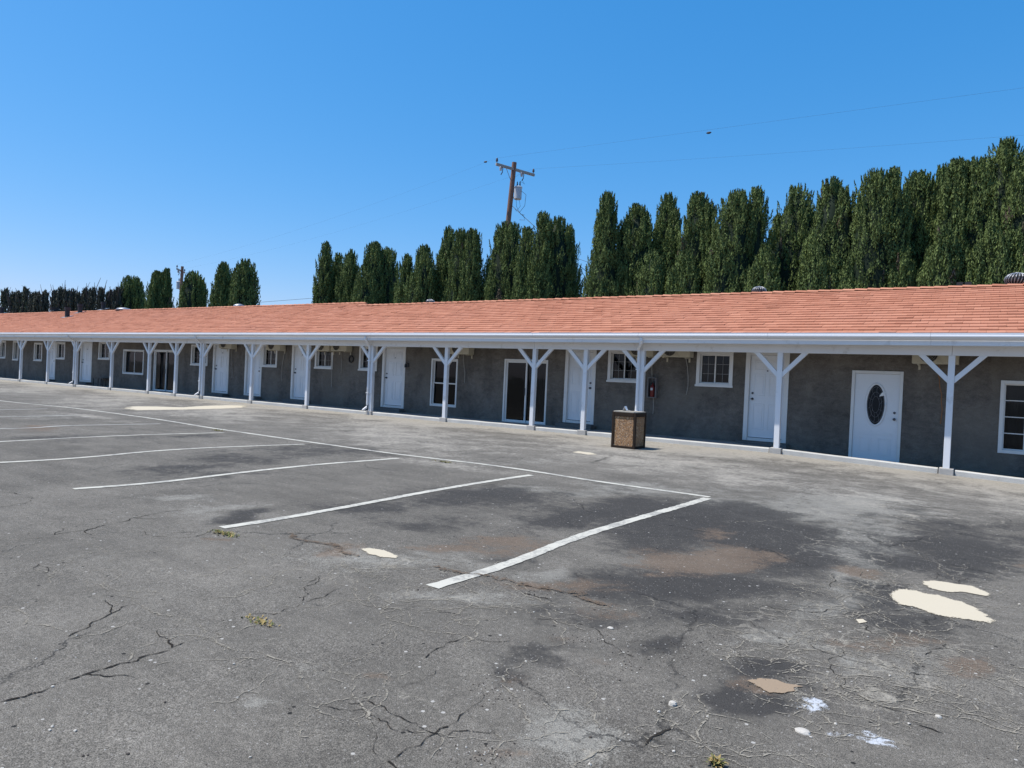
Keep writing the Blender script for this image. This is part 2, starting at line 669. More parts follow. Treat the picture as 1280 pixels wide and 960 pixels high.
# gentle unevenness of the old paving
ZZ = ZZ + .006 * np.sin(XX * 1.3 + np.sin(YY * .9)) * np.sin(YY * 1.1 + .5 * np.sin(XX * .7)) * ss(14.5, 12, YY)
px = XX * RT.x + YY * RT.y + (ZZ - CAMH) * RT.z
py = XX * UP.x + YY * UP.y + (ZZ - CAMH) * UP.z
pz = XX * FWD.x + YY * FWD.y + (ZZ - CAMH) * FWD.z
okz = pz > .5
UU = np.where(okz, 640 + FPX * px / np.where(okz, pz, 1), -9999)
VV = np.where(okz, 480 - FPX * py / np.where(okz, pz, 1), -9999)

STAINS = {
    'dark': [(880, 655, 130, 26, 1.1), (985, 690, 60, 32, 1.2), (770, 640, 90, 22, .9), (610, 622, 110, 16, .7), (870, 735, 150, 26, .85),
             (690, 655, 70, 16, .6), (945, 872, 45, 20, 1.3), (985, 838, 40, 10, .9), (1180, 690, 120, 40, .75), (1100, 665, 90, 22, .4), (450, 640, 90, 12, .5), (380, 565, 110, 9, .5),
             (300, 575, 90, 8, .5), (240, 590, 120, 9, .5), (700, 820, 90, 24, .5), (840, 812, 40, 12, .8), (620, 850, 30, 18, .7), (760, 770, 110, 16, .55), (890, 770, 120, 22, .6),
             (1150, 780, 80, 20, .5), (300, 643, 26, 5, 1.0), (220, 545, 100, 6, .4), (70, 548, 80, 6, .35), (1000, 860, 120, 30, .3),
             (1080, 745, 40, 25, .8), (640, 700, 50, 14, .5), (560, 652, 70, 12, .45)],
    'pale': [(1040, 640, 100, 20, 1.3), (1085, 675, 50, 26, 1.3), (1060, 740, 30, 30, .7), (690, 935, 70, 40, .8), (560, 757, 80, 10, .9), (500, 700, 120, 13, .8), (420, 690, 100, 12, .6), (225, 618, 45, 6, .8),
             (280, 635, 60, 9, .7), (700, 720, 60, 14, .5), (1030, 770, 40, 10, .8), (1090, 830, 130, 40, .35), (440, 708, 60, 12, .6), (130, 690, 30, 6, .4), (480, 545, 200, 6, .3),
             (650, 610, 60, 6, .7), (900, 628, 70, 8, 1.0), (800, 612, 120, 7, .8), (290, 870, 14, 6, 1.0), (1000, 810, 60, 25, .5), (640, 575, 150, 5, .35), (960, 640, 60, 10, .9),
             (200, 900, 60, 20, .3), (350, 830, 60, 14, .3), (60, 520, 60, 4, .5)],
    'rust': [(640, 678, 46, 11, 1.0), (575, 682, 46, 6, .8), (885, 697, 72, 17, 1.5), (870, 663, 22, 5, .7), (430, 685, 55, 9, .7), (710, 735, 85, 9, .9), (760, 762, 45, 9, .7),
             (1072, 713, 30, 10, 1.3), (1130, 802, 60, 10, .8), (1192, 838, 34, 16, .7), (968, 856, 26, 7, 1.2), (735, 800, 30, 7, .6), (775, 828, 26, 8, .6), (625, 858, 22, 14, .6),
             (430, 845, 12, 7, .8), (600, 945, 34, 12, .5), (55, 880, 14, 5, .5), (45, 536, 30, 3, .9), (890, 925, 0.1, 0.1, 0), (1275, 708, 14, 6, .6), (280, 668, 14, 3, .5)],
    'white': [(1012, 881, 16, 9, 1.2), (1050, 908, 9, 4, 1.0), (1097, 924, 14, 7, 1.1), (1070, 919, 16, 4, .8), (1035, 915, 8, 4, .8), (1115, 932, 8, 4, .8)],
    'crkl': [(1150, 850, 150, 60, 1.0), (1100, 740, 60, 40, 1.1), (1200, 740, 70, 40, .6), (1030, 800, 100, 40, 1.0), (470, 715, 110, 20, .8), (560, 760, 80, 20, .8), (440, 860, 60, 40, .45),
              (1050, 680, 100, 30, .7), (1150, 640, 140, 20, .6), (380, 690, 80, 14, .6), (700, 940, 80, 30, .5), (820, 900, 90, 40, .5), (200, 700, 90, 14, .35), (330, 800, 60, 30, .4)],
}


def vnoise(x, y, seed, octs=5, rough=.55):
    out = np.zeros(x.shape)
    amp, tot = 1.0, 0.0
    gg = np.random.default_rng(seed)
    for o_ in range(octs):
        tab = gg.random((256, 256))
        xi, yi = np.floor(x).astype(int), np.floor(y).astype(int)
        fx, fy = x - xi, y - yi
        fx, fy = fx * fx * (3 - 2 * fx), fy * fy * (3 - 2 * fy)
        a_, b_ = xi & 255, yi & 255
        a2, b2 = (xi + 1) & 255, (yi + 1) & 255
        out += amp * ((tab[a_, b_] * (1 - fx) + tab[a2, b_] * fx) * (1 - fy) + (tab[a_, b2] * (1 - fx) + tab[a2, b2] * fx) * fy)
        tot += amp
        amp *= rough
        x, y = x * 2.03, y * 2.03
    return out / tot


WU = UU + 190 * (vnoise(XX * .9, YY * .9, 1) - .5) * np.clip((VV - 480) / 300, .2, 1)
WV = VV + 60 * (vnoise(XX * .9 + 40, YY * .9, 2) - .5) * np.clip((VV - 480) / 300, .1, 1)
attrs = {}
for k, bl in STAINS.items():
    a = np.zeros(XX.shape)
    br = .72 + .6 * vnoise(XX * 1.6, YY * 3.2, 5 + len(k))
    if k == 'white':
        br = 1.0
    for u, v, ru, rv, w in bl:
        wu, wv = (WU, WV) if k != 'white' else (UU, VV)
        q = ((wu - u) / max(ru, .1)) ** 2 + ((wv - v) / max(rv, .1)) ** 2
        a = np.maximum(a, w * np.exp(-q * .8))
    attrs[k] = a * br
dust = .95 * ss(13.4, 15.6, YY + .5 * np.sin(XX * .8) + .25 * np.sin(XX * 2.3)) * (YY < 40)
dust = np.maximum(dust, .62 * ss(7.5, 11.5, YY + .6 * np.sin(XX * .5)) * (YY < 40) * (.75 + .25 * np.sin(XX * .9 + YY)))
dust = np.maximum(dust, .45 * np.exp(-((YY - 8.6 - .02 * XX) / .45) ** 2) * (.6 + .4 * np.sin(XX * .6)))
dust = np.maximum(dust, .35 * ss(-24, -40, XX) * (YY > 3))
attrs['dust'] = np.clip(dust, 0, 1) * (1 - .7 * np.clip(attrs['dark'], 0, 1))
attrs['dark'] = attrs['dark'] * 1.2
attrs['crkl'] = np.maximum(attrs['crkl'], .16 * ss(16, 4, YY) * (YY > 1))

nr, nc = XX.shape
co = np.stack([XX, YY, ZZ], -1).reshape(-1, 3)
idx = np.arange(nr * nc).reshape(nr, nc)
quads = np.stack([idx[:-1, :-1], idx[:-1, 1:], idx[1:, 1:], idx[1:, :-1]], -1).reshape(-1, 4)


def fast_mesh(name, co, quads, attrs_pt=None, attrs_face=None):
    me = bpy.data.meshes.new(name)
    me.vertices.add(len(co))
    me.vertices.foreach_set('co', np.asarray(co, dtype=np.float32).ravel())
    k = quads.shape[1]
    me.loops.add(len(quads) * k)
    me.loops.foreach_set('vertex_index', quads.astype(np.int32).ravel())
    me.polygons.add(len(quads))
    me.polygons.foreach_set('loop_start', np.arange(0, len(quads) * k, k, dtype=np.int32))
    me.update(calc_edges=True)
    for dom, dct in (('POINT', attrs_pt), ('FACE', attrs_face)):
        for n, a in (dct or {}).items():
            at = me.attributes.new(n, 'FLOAT', dom)
            at.data.foreach_set('value', np.asarray(a, dtype=np.float32).ravel())
    return me


gme = fast_mesh('asphalt_lot', co, quads, {k: v for k, v in attrs.items()})
gme.materials.append(M['asphalt'])
gme.polygons.foreach_set('use_smooth', [True] * len(quads))
ground = bpy.data.objects.new('asphalt_lot', gme)
COL.objects.link(ground)
tag(ground, 'cracked grey asphalt parking lot with dark oil stains and sandy edges', 'parking lot', kind='structure')


def surf(x, y):
    z = gz(x, y)
    z += .006 * math.sin(x * 1.3 + math.sin(y * .9)) * math.sin(y * 1.1 + .5 * math.sin(x * .7)) * float(ss(14.5, 12, y))
    return z


def densify(pts, st):
    out = [pts[0]]
    for a, b in zip(pts, pts[1:]):
        n = max(1, int((b - a).length / st))
        for i in range(1, n + 1):
            out.append(a.lerp(b, i / n))
    return out


def smooth_path(pts):
    for _ in range(2):
        q = [pts[0]]
        for a, b in zip(pts, pts[1:]):
            q += [a.lerp(b, .25), a.lerp(b, .75)]
        q.append(pts[-1])
        pts = q
    return pts


def strip(mb, pts, width, dz, edge, rng, taper=False, mi=0):
    n = len(pts)
    L, R = [], []
    for i, p in enumerate(pts):
        d = (pts[min(i + 1, n - 1)] - pts[max(i - 1, 0)])
        d.z = 0
        d.normalize()
        s = Vector((-d.y, d.x, 0))
        w = width(i / max(1, n - 1)) if callable(width) else width
        a = p + s * (w / 2 + rng.uniform(-edge, edge))
        b = p - s * (w / 2 + rng.uniform(-edge, edge))
        a.z = surf(a.x, a.y) + dz
        b.z = surf(b.x, b.y) + dz
        L.append(a)
        R.append(b)
    vs = L + R
    mb.add(vs, [(i, n + i, n + i + 1, i + 1) for i in range(n - 1)], mi)


LINES = [
    ([(-40, 497), (0, 501), (130, 514), (280, 537.5), (375, 551), (500, 568.5), (640, 585), (760, 604), (887, 621.5)], .105, 'paint', 'long white line along the outer ends of the parking stalls'),
    ([(884, 623), (855, 632), (790, 651), (720, 671), (640, 703), (600, 716), (540, 734)], .108, 'paint', 'near white stall line crossed by a strip of brown dirt'),
    ([(664, 594), (640, 597.5), (550, 611), (450, 631), (350, 650), (277, 660.5)], .10, 'paint', 'clean white stall line ending beside a green weed tuft'),
    ([(498, 573), (450, 577), (400, 581), (300, 591), (200, 603), (92, 611)], .10, 'paint', 'white stall line whose near end lies beside a pale grey smear'),
    ([(380, 555.5), (310, 557.5), (250, 560), (180, 565), (125, 571), (60, 576), (-30, 580)], .10, 'paint', 'white stall line running out of the frame just below the chipped hole'),
    ([(280, 541), (150, 545), (80, 548), (0, 552), (-60, 555)], .09, 'paint', 'thin white stall line next beyond the kinked one'),
    ([(200, 530), (140, 531), (90, 531.5), (65, 533), (40, 535), (0, 536), (-40, 537)], .09, 'paint_faint', 'faded kinked stall line beside the chipped hole'),
    ([(100, 519), (60, 520.5), (0, 521.5), (-40, 522)], .09, 'paint_faint', 'very faint stall line at the far left'),
    ([(60, 511), (0, 512), (-40, 512.5)], .09, 'paint_faint', 'farthest faint stall line at the left edge'),
]
for pxs, w, mt, lab in LINES:
    rng = random.Random(len(lab))
    pts = densify(smooth_path([G(u, v) for u, v in pxs]), .06)
    mb = MB()
    strip(mb, pts, w, .005, .007, rng)
    b = base_of(mb)
    mb.v = [tuple(Vector(p) - b) for p in mb.v]
    o = mb.build('parking_line', M[mt])
    o.location = b
    tag(o, lab, 'line', 'painted parking stall lines', 'structure')


def blob(pxs, name, mt, lab, cat, dz=.005, seed=1, rough=.02):
    rng = random.Random(seed)
    P = [G(u, v) for u, v in pxs]
    P = densify(P + [P[0]], .05)[:-1]
    c = sum(P, Vector()) / len(P)
    ring = []
    for p in P:
        d = (p - c)
        q = p + d.normalized() * rng.uniform(-rough, rough)
        ring.append(q)
    mb = MB()
    n = len(ring)
    inner = [c.lerp(q, .74) for q in ring]
    outer = [c + (q - c) * 1.10 for q in ring]
    vs = [c] + inner + outer
    vs = [Vector((p.x, p.y, surf(p.x, p.y) + dz)) for p in vs]
    mb.add(vs, [(0, 1 + k, 1 + (k + 1) % n) for k in range(n)] + [(1 + k, 1 + n + k, 1 + n + (k + 1) % n, 1 + (k + 1) % n) for k in range(n)])
    bb = base_of(mb)
    mb.v = [tuple(Vector(p) - bb) for p in mb.v]
    o = mb.build(name, M[mt])
    o.location = bb
    at = o.data.attributes.new('fill', 'FLOAT', 'POINT')
    at.data.foreach_set('value', [1.0] * (n + 1) + [0.0] * n)
    return tag(o, lab, cat, kind='structure')


blob([(1110, 741), (1118, 736), (1142, 737), (1160, 741), (1185, 747), (1215, 757), (1232, 766), (1245, 777), (1240, 781), (1215, 777), (1185, 774), (1150, 764), (1125, 757), (1117, 752)],
     'cement_patch', 'patch', 'large cream cement patch on the asphalt at the right', 'patch', seed=3)
blob([(1146, 725), (1165, 725), (1190, 728), (1215, 733), (1242, 743), (1240, 747), (1210, 742), (1180, 740), (1160, 735), (1150, 730)],
     'cement_patch', 'patch', 'narrow cream cement patch just behind the large one', 'patch', seed=4)
blob([(450, 686), (462, 685), (480, 688), (499, 695), (495, 698), (475, 696), (460, 693)], 'cement_patch', 'patch', 'small oval cream patch between two stall lines', 'patch', seed=5, rough=.012)
blob([(714, 565.5), (722, 564.3), (738, 566), (748, 568.5), (735, 568.6)], 'cement_patch', 'patch', 'small pale fleck of paint on the asphalt near the trash bin', 'patch', seed=6, rough=.01)
blob([(1068, 776), (1078, 775.5), (1086, 780), (1074, 781)], 'cement_patch', 'patch', 'tiny cream patch left of the large cement patch', 'patch', seed=8, rough=.01)
blob([(148, 511), (160, 507.8), (190, 508.2), (225, 509.5), (255, 507.5), (290, 506.5), (312, 507), (310, 509.5), (280, 511), (225, 512.5), (165, 513.5)],
     'cement_patch', 'patch', 'long pale cement strip in front of the porch at the left', 'patch', seed=7, rough=.04)

M['dirt'] = make_paint('bare_base_dirt', (.30, .225, .155), .50)
_d = NT.__new__(NT)
_d.m = M['dirt']
_d.t = _d.m.node_tree
_d.n = _d.t.nodes
_d.b = _d.n['Principled BSDF']
_p = _d.pos()
_k = _d.math('ADD', _d.attr('fill'), _d.math('MULTIPLY', _d.math('SUBTRACT', _d.noise(_p, 12, 8, .75), .5), 2.0))
_d.link(_d.step(_k, .62, .80), _d.b.inputs['Alpha'])
blob([(928, 851), (945, 848), (972, 852), (1003, 857), (1010, 860), (990, 864), (978, 869), (960, 868), (945, 861)],
     'pothole', 'dirt', 'shallow pothole showing tan base dirt beside the dark wet looking stain', 'pothole', seed=12, rough=.03)

# cracks: ragged strips lying in the paving, kept in one sheet of their own
CR = [  # kind, width, px polyline
    ('d', .022, [(-10, 882), (0, 879), (30, 871), (52, 866), (65, 857), (95, 848), (125, 838)]),
    ('d', .018, [(125, 838), (150, 830), (185, 820), (215, 810), (232, 803), (262, 798)]),
    ('s', .014, [(215, 811), (240, 803), (262, 798), (300, 788), (322, 781), (345, 767)]),
    ('d', .010, [(340, 769), (380, 754), (400, 748), (415, 740), (425, 735)]),
    ('d', .010, [(378, 752), (380, 735), (388, 727), (395, 722)]),
    ('s', .020, [(262, 799), (275, 806), (290, 812), (320, 814)]),
    ('s', .012, [(190, 834), (215, 827), (250, 826.5), (280, 825), (322, 824.5)]),
    ('d', .014, [(45, 674), (60, 670), (90, 665), (130, 657), (175, 647), (210, 640), (235, 637)]),
    ('d', .010, [(180, 665), (195, 671), (220, 673), (245, 671), (270, 668)]),
    ('d', .010, [(-5, 718), (20, 716), (45, 714), (48, 706), (80, 711)]),
    ('d', .009, [(-5, 636), (15, 632), (38, 627), (40, 623), (28, 619), (14, 615)]),
    ('s', .012, [(46, 712), (60, 717), (66, 722), (64, 730)]),
    ('s', .014, [(118, 731), (145, 745), (165, 752), (185, 763), (200, 770), (243, 781), (262, 790), (280, 795)]),
    ('d', .014, [(85, 797), (100, 790), (115, 779), (140, 768), (152, 760), (175, 756), (185, 755)]),
    ('s', .014, [(-5, 757), (20, 763), (37, 772), (30, 783), (65, 786), (82, 791)]),
    ('s', .008, [(100, 708), (140, 700), (160, 695), (185, 690), (210, 687), (216, 678), (222, 673)]),
    ('s', .016, [(322, 815), (330, 817), (350, 825), (362, 829)]),
    ('s', .026, [(362, 829), (370, 836), (375, 843), (378, 849)]),
    ('s', .010, [(378, 849), (385, 860), (400, 870)]),
    ('s', .010, [(385, 846), (400, 846), (430, 853), (445, 858)]),
    ('s', .020, [(445, 858), (443, 870), (452, 878), (462, 890), (465, 900)]),
    ('d', .010, [(465, 900), (470, 913), (468, 928), (472, 945)]),
    ('s', .009, [(378, 875), (395, 884), (415, 893), (430, 903)]),
    ('d', .014, [(473, 962), (485, 950), (500, 942), (525, 930), (545, 915), (560, 907)]),
    ('d', .008, [(560, 907), (575, 893), (590, 882), (605, 870)]),
    ('d', .010, [(532, 822), (540, 814), (555, 808), (575, 799)]),
    ('s', .018, [(575, 799), (590, 793), (598, 780), (592, 770)]),
    ('d', .007, [(580, 799), (600, 800), (640, 801)]),
    ('d', .009, [(505, 856), (525, 852), (535, 845), (545, 838)]),
    ('s', .008, [(545, 853), (560, 858), (580, 864)]),
    ('s', .012, [(440, 723), (455, 733), (462, 740), (466, 755)]),
    ('s', .012, [(466, 755), (470, 760), (510, 764), (513, 780)]),
    ('s', .010, [(510, 764), (560, 762), (600, 760), (660, 761)]),
    ('s', .012, [(320, 678), (332, 683), (350, 694), (380, 698), (420, 705), (440, 712), (470, 720), (500, 724), (535, 731)]),
    ('s', .010, [(430, 700), (425, 715), (450, 716), (470, 712)]),
    ('g', .05, [(545, 708), (565, 713), (590, 718), (605, 719)]),
    ('g', .05, [(605, 719), (620, 722), (645, 731)]),
    ('g', .07, [(650, 728), (680, 735), (720, 741), (735, 744)]),
    ('d', .025, [(655, 742), (668, 745), (690, 752)]),
    ('g', .06, [(720, 744), (745, 752), (765, 760)]),
    ('g', .05, [(360, 667), (380, 676), (410, 680), (425, 686), (450, 694)]),
    ('s', .020, [(716, 960), (730, 948), (745, 940), (770, 932), (795, 938)]),
    ('d', .016, [(795, 938), (810, 927), (825, 917), (838, 911)]),
    ('s', .022, [(838, 912), (845, 906), (858, 904), (866, 894), (875, 889)]),
    ('s', .009, [(875, 889), (900, 895), (925, 900), (950, 910), (965, 926)]),
    ('s', .009, [(870, 903), (900, 911), (930, 918), (955, 926)]),
    ('d', .008, [(685, 830), (705, 826), (725, 825)]),
    ('s', .026, [(1075, 870), (1095, 880), (1130, 887), (1155, 893)]),
    ('s', .020, [(1155, 893), (1190, 897), (1220, 900), (1240, 910), (1285, 920)]),
    ('s', .018, [(1120, 858), (1135, 862), (1142, 880), (1146, 889)]),
    ('s', .014, [(1135, 860), (1180, 866), (1215, 880), (1225, 893)]),
    ('s', .016, [(955, 846), (1000, 848), (1060, 847), (1100, 848), (1140, 860)]),
    ('s', .012, [(1105, 786), (1115, 800), (1130, 818), (1150, 835)]),
    ('s', .012, [(995, 845), (998, 830), (1000, 815)]),
    ('s', .014, [(1080, 800), (1095, 808), (1110, 820)]),
    ('s', .016, [(1228, 899), (1250, 912), (1270, 924), (1272, 938)]),
    ('s', .014, [(1112, 735), (1108, 715), (1100, 708), (1080, 706)]),
    ('s', .014, [(1055, 768), (1053, 750), (1058, 735), (1075, 734)]),
    ('s', .012, [(1075, 737), (1090, 745), (1095, 760), (1105, 775)]),
    ('s', .010, [(1040, 762), (1055, 766), (1065, 776), (1085, 782)]),
    ('s', .010, [(1105, 706), (1115, 698), (1128, 690)]),
    ('s', .010, [(1185, 742), (1250, 765), (1285, 772)]),
    ('s', .012, [(1250, 720), (1258, 735), (1262, 748), (1285, 756)]),
    ('s', .010, [(1240, 780), (1262, 782), (1285, 790)]),
    ('s', .012, [(975, 893), (1000, 890), (1025, 893), (1037, 905), (1042, 915)]),
    ('d', .010, [(1140, 904), (1165, 912), (1180, 918)]),
    ('s', .008, [(450, 545), (520, 541), (560, 545)]),
]


def jag(p, q, rng, lvl, amp):
    pts = [p, q]
    for _ in range(lvl):
        n = [pts[0]]
        for a, b in zip(pts, pts[1:]):
            d = b - a
            s = Vector((-d.y, d.x, 0))
            n += [(a + b) / 2 + s * rng.uniform(-amp, amp), b]
        pts = n
    return pts


mats_c = [M['crack'], M['sand'], M['grit']]
mb = MB()
rng = random.Random(11)
for kd, w, pxs in CR:
    P = [G(u, v) for u, v in pxs]
    pts = [P[0]]
    for a, b in zip(P, P[1:]):
        lv = max(1, min(6, int(math.log2(max(2, (b - a).length / .03)))))
        pts += jag(a, b, rng, lv, .17)[1:]
    ph = rng.uniform(0, 9)
    mi = {'d': 0, 's': 1, 'g': 2}[kd]
    ww = (lambda t, w=w * (  .55 if kd == 'd' else .62 if kd == 's' else 1), ph=ph: w * (.45 + .75 * abs(math.sin(t * 7 + ph)) * (.5 + .5 * math.sin(t * 23 + ph))) * (1 if .06 < t < .94 else .5))
    strip(mb, pts, ww, .0085 if kd == 'g' else .0035 + .0004 * mi, w * (.55 if kd == 'g' else .34), rng, mi=mi)
    # side twigs
    if kd != 'g':
        for _ in range(int(len(pts) / 11)):
            i = rng.randrange(1, len(pts) - 1)
            a = rng.uniform(0, 6.28)
            L = rng.uniform(.06, .30)
            q = pts[i] + Vector((math.cos(a), math.sin(a), 0)) * L
            tw = jag(pts[i], q, rng, 3, .2)
            strip(mb, tw, (lambda t, w=w: w * .5 * (1 - t) + .002), .003, w * .12, rng, mi=mi)
o = mb.build('pavement_cracks', mats_c)
tag(o, 'dark open cracks and sand filled cracks branching over the asphalt', 'cracks', kind='structure')

# crazing: short ragged sand-filled cracks where the paving has broken up
mb = MB()
rng = random.Random(77)
for (cu, cv, su, sv, n_) in [(1130, 850, 140, 50, 62), (1090, 745, 60, 35, 46), (1210, 745, 60, 30, 22), (1150, 640, 110, 14, 24), (480, 712, 90, 14, 26), (560, 762, 70, 10, 18), (1000, 810, 50, 25, 20),
                             (420, 850, 60, 40, 8), (800, 915, 90, 25, 10), (200, 760, 110, 40, 8), (130, 690, 90, 25, 10), (680, 760, 60, 14, 12)]:
    for _ in range(n_):
        p = G(min(max(rng.gauss(cu, su * .7), 0), 1285), rng.gauss(cv, sv * .7))
        a = rng.uniform(0, 6.28)
        pts = [p]
        for q in range(rng.choice([2, 3, 4, 5])):
            a += rng.uniform(-.9, .9)
            L = rng.uniform(.06, .22)
            pts += jag(pts[-1], pts[-1] + Vector((math.cos(a), math.sin(a), 0)) * L, rng, 3, .2)[1:]
            if rng.random() < .35:
                b_ = a + rng.choice([-1.1, 1.1])
                tw = jag(pts[-1], pts[-1] + Vector((math.cos(b_), math.sin(b_), 0)) * rng.uniform(.05, .18), rng, 3, .2)
                strip(mb, tw, (lambda t: .0045 * (1 - t) + .0015), .0031, .002, rng, mi=0)
        dk = rng.random() > .94
        w_ = rng.uniform(.0035, .0075) * (.7 if dk else 1)
        strip(mb, pts, (lambda t, w=w_: w * (.5 + .8 * abs(math.sin(t * 19)))), .0033, w_ * .35, rng, mi=1 if dk else 0)
o = mb.build('pavement_crazing', [M['sand'], M['crack']])
tag(o, 'fine crazing of pale sand filled cracks in the worn asphalt', 'cracks', kind='structure')

# grit and pebbles on the lot: one uncountable scatter
mb = MB()
rng = random.Random(21)


def pebble(mb, c, r, rng, mi=0):
    pts = []
    for (th, ph) in [(0, 0)] + [(.9, k * 2 * math.pi / 5) for k in range(5)] + [(1.7, k * 2 * math.pi / 5 + .6) for k in range(5)]:
        rr = r * rng.uniform(.7, 1.2)
        pts.append((c.x + rr * math.sin(th) * math.cos(ph), c.y + rr * math.sin(th) * math.sin(ph), c.z + rr * .65 * math.cos(th) + r * .25))
    fs = [(0, 1 + k, 1 + (k + 1) % 5) for k in range(5)]
    fs += [(1 + k, 6 + k, 1 + (k + 1) % 5) for k in range(5)] + [(6 + k, 6 + (k + 1) % 5, 1 + (k + 1) % 5) for k in range(5)]
    mb.add(pts, fs, mi)


for _ in range(260):
    u, v = rng.uniform(0, 1280), 640 + 330 * rng.random() ** .8
    p = G(u, v)
    pebble(mb, Vector((p.x, p.y, surf(p.x, p.y))), rng.choice([.0025, .003, .0035, .0045, .007]) * rng.uniform(.7, 1.2), rng, 0 if rng.random() < .7 else 1)
for (cu, cv, su, sv, n) in [(735, 800, 40, 6, 50), (860, 810, 40, 9, 70), (625, 858, 26, 16, 80), (600, 945, 30, 12, 60), (965, 856, 26, 7, 60), (775, 828, 30, 10, 50), (430, 690, 60, 9, 70), (700, 742, 60, 8, 70),
                            (590, 718, 50, 4, 50)]:
    for _ in range(n):
        p = G(rng.gauss(cu, su * .75), rng.gauss(cv, sv * .75))
        pebble(mb, Vector((p.x, p.y, surf(p.x, p.y))), rng.uniform(.0018, .0052), rng, rng.choice([0, 1, 1, 1]))
o = mb.build('loose_grit', [M['gravel'], simple('dark_grit', (.06, .05, .042), .9, .3, 20)])
tag(o, 'loose grit and small stones scattered over the asphalt', 'grit', kind='stuff')


def stone(u, v, r, lab, flat=.6, seed=1):
    p = G(u, v)
    rng = random.Random(seed)
    mb = MB()
    prof = []
    n = 10
    vs, fs = [], []
    for i, th in enumerate([.25, .8, 1.35, 1.9]):
        for k in range(n):
            a = 2 * math.pi * k / n
            rr = r * rng.uniform(.85, 1.12)
            vs.append((p.x + rr * 1.25 * math.sin(th) * math.cos(a), p.y + rr * math.sin(th) * math.sin(a), surf(p.x, p.y) + r * flat * (math.cos(th) + .32)))
    for i in range(3):
        for k in range(n):
            fs.append((i * n + k, (i + 1) * n + k, (i + 1) * n + (k + 1) % n, i * n + (k + 1) % n))
    fs.append(tuple(range(n)))
    mb.add(vs, fs)
    return solo(mb, 'stone', M['gravel'], lab, 'stone', 'stones lying on the asphalt')


stone(841, 881, .016, 'small round pale stone left of the dark wet looking stain', .9, 1)
stone(1004, 915, .026, 'flat oval tan stone in front of the white paint spots', .35, 2)
stone(763, 786, .016, 'small white stone on dark asphalt below the brown dirt strip', .5, 3)
stone(1173, 897, .012, 'little pale stone lying on the sandy crack at the right', .7, 4)


def weed(u, v, r, h, n, mt, lab, seed, flat=False):
    p = G(u, v)
    rng = random.Random(seed)
    mb = MB()
    for _ in range(n):
        a = rng.uniform(0, 6.28)
        o = Vector((p.x + rng.gauss(0, r * (.9 if flat else .25)), p.y + rng.gauss(0, r * .25), surf(p.x, p.y)))
        L = h * rng.uniform(.6, 1.2)
        d = Vector((math.cos(a) * rng.uniform(.4, 1.1), math.sin(a) * rng.uniform(.4, 1.1), rng.uniform(.4, 1)))
        d.normalize()
        s = d.cross(Vector((0, 0, 1))).normalized() * rng.uniform(.003, .007)
        q = o + d * L * .55
        e = o + d * L + Vector((0, 0, -.25 * L))
        mb.add([o - s * .6, o + s * .6, q + s, q - s, e], [(0, 1, 2, 3), (3, 2, 4)], 0 if rng.random() < .7 else 1)
    return solo(mb, 'weed_tuft', [M[mt], M['straw' if mt == 'weed' else 'weed']], lab, 'weed', 'weed tufts growing from the cracks')


weed(895, 955, .035, .045, 50, 'straw', 'dry yellow weed tuft at the bottom edge of the lot', 1)
weed(281, 668, .09, .045, 110, 'weed', 'green and straw weed tuft at the near end of a stall line', 2, True)
weed(326, 778, .08, .022, 80, 'straw', 'low golden weeds growing along a dark crack', 3, True)
weed(555, 578, .10, .05, 70, 'weed', 'dry weeds beside the long white line', 4, True)
weed(272, 538.5, .14, .06, 70, 'weed', 'sparse weeds where a stall line meets the long line at the left', 5, True)

# ------------------------------------------------------------------ porch floor and curb
POSTS = [-50.4, -47.1, -43.85, -40.55, -37.4, -33.9, -30.6, -28.45, -26.45, -23.2, -20.0, -16.8, -13.65, -10.5, -8.9, -7.3, -4.0, -.76, 2.5, 5.7]
XL, XR = -74.0, 8.5
xs = sorted(set([XL, XR, -5.2, -4.7, -4.25, -3.8, -3.3, -2.5, -1.9, -.5, .2, .8] + [XL + 1.5 * i for i in range(int((XR - XL) / 1.5))]))
mb = MB()
n = len(xs)
vs = []
for x in xs:
    z = gz(x, 15) + .08 - .09 * float(ss(-5.2, -3.3, x))
    vs += [(x, YP + .192, z), (x, YW + .3, z + .006), (x, YP + .2, -.6), (x, YW + .3, -.6)]
fs = []
for i in range(n - 1):
    a, b = 4 * i, 4 * i + 4
    fs += [(a, b, b + 1, a + 1), (a, a + 2, b + 2, b), (a + 1, b + 1, b + 3, a + 3)]
mb.add(vs, fs)
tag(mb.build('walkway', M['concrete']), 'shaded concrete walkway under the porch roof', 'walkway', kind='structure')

mb = MB()
rng = random.Random(5)
edges = [XL] + [x for x in POSTS] + [XR]
for a, b in zip(edges, edges[1:]):
    a2, b2 = a + (.14 if a != XL else 0), b - (.14 if b != XR else 0)
    k = max(1, int((b2 - a2) / 1.6))
    for i in range(k):
        x0, x1 = a2 + (b2 - a2) * i / k + .006, a2 + (b2 - a2) * (i + 1) / k - .006
        j = rng.uniform(-.006, .008)
        nn = 6
        vs = []
        for q in range(nn + 1):
            x = x0 + (x1 - x0) * q / nn
            z = gz(x, 15) + .105 + j + rng.uniform(-.004, .004)
            e = rng.uniform(-.006, .006)
            vs += [(x, YP + .045 + e, -.25), (x, YP + .05 + e, z - .018), (x, YP + .07 + e, z), (x, YP + .19, z), (x, YP + .19, -.25)]
        fs = []
        for q in range(nn):
            for r in range(4):
                fs.append((5 * q + r, 5 * q + 5 + r, 5 * q + 6 + r, 5 * q + 1 + r))
        fs += [(0, 1, 2, 3, 4), tuple(5 * nn + r for r in (4, 3, 2, 1, 0))]
        mb.add(vs, fs)
tag(mb.build('curb', M['curb']), 'low pale concrete curb along the porch edge', 'curb', kind='structure')

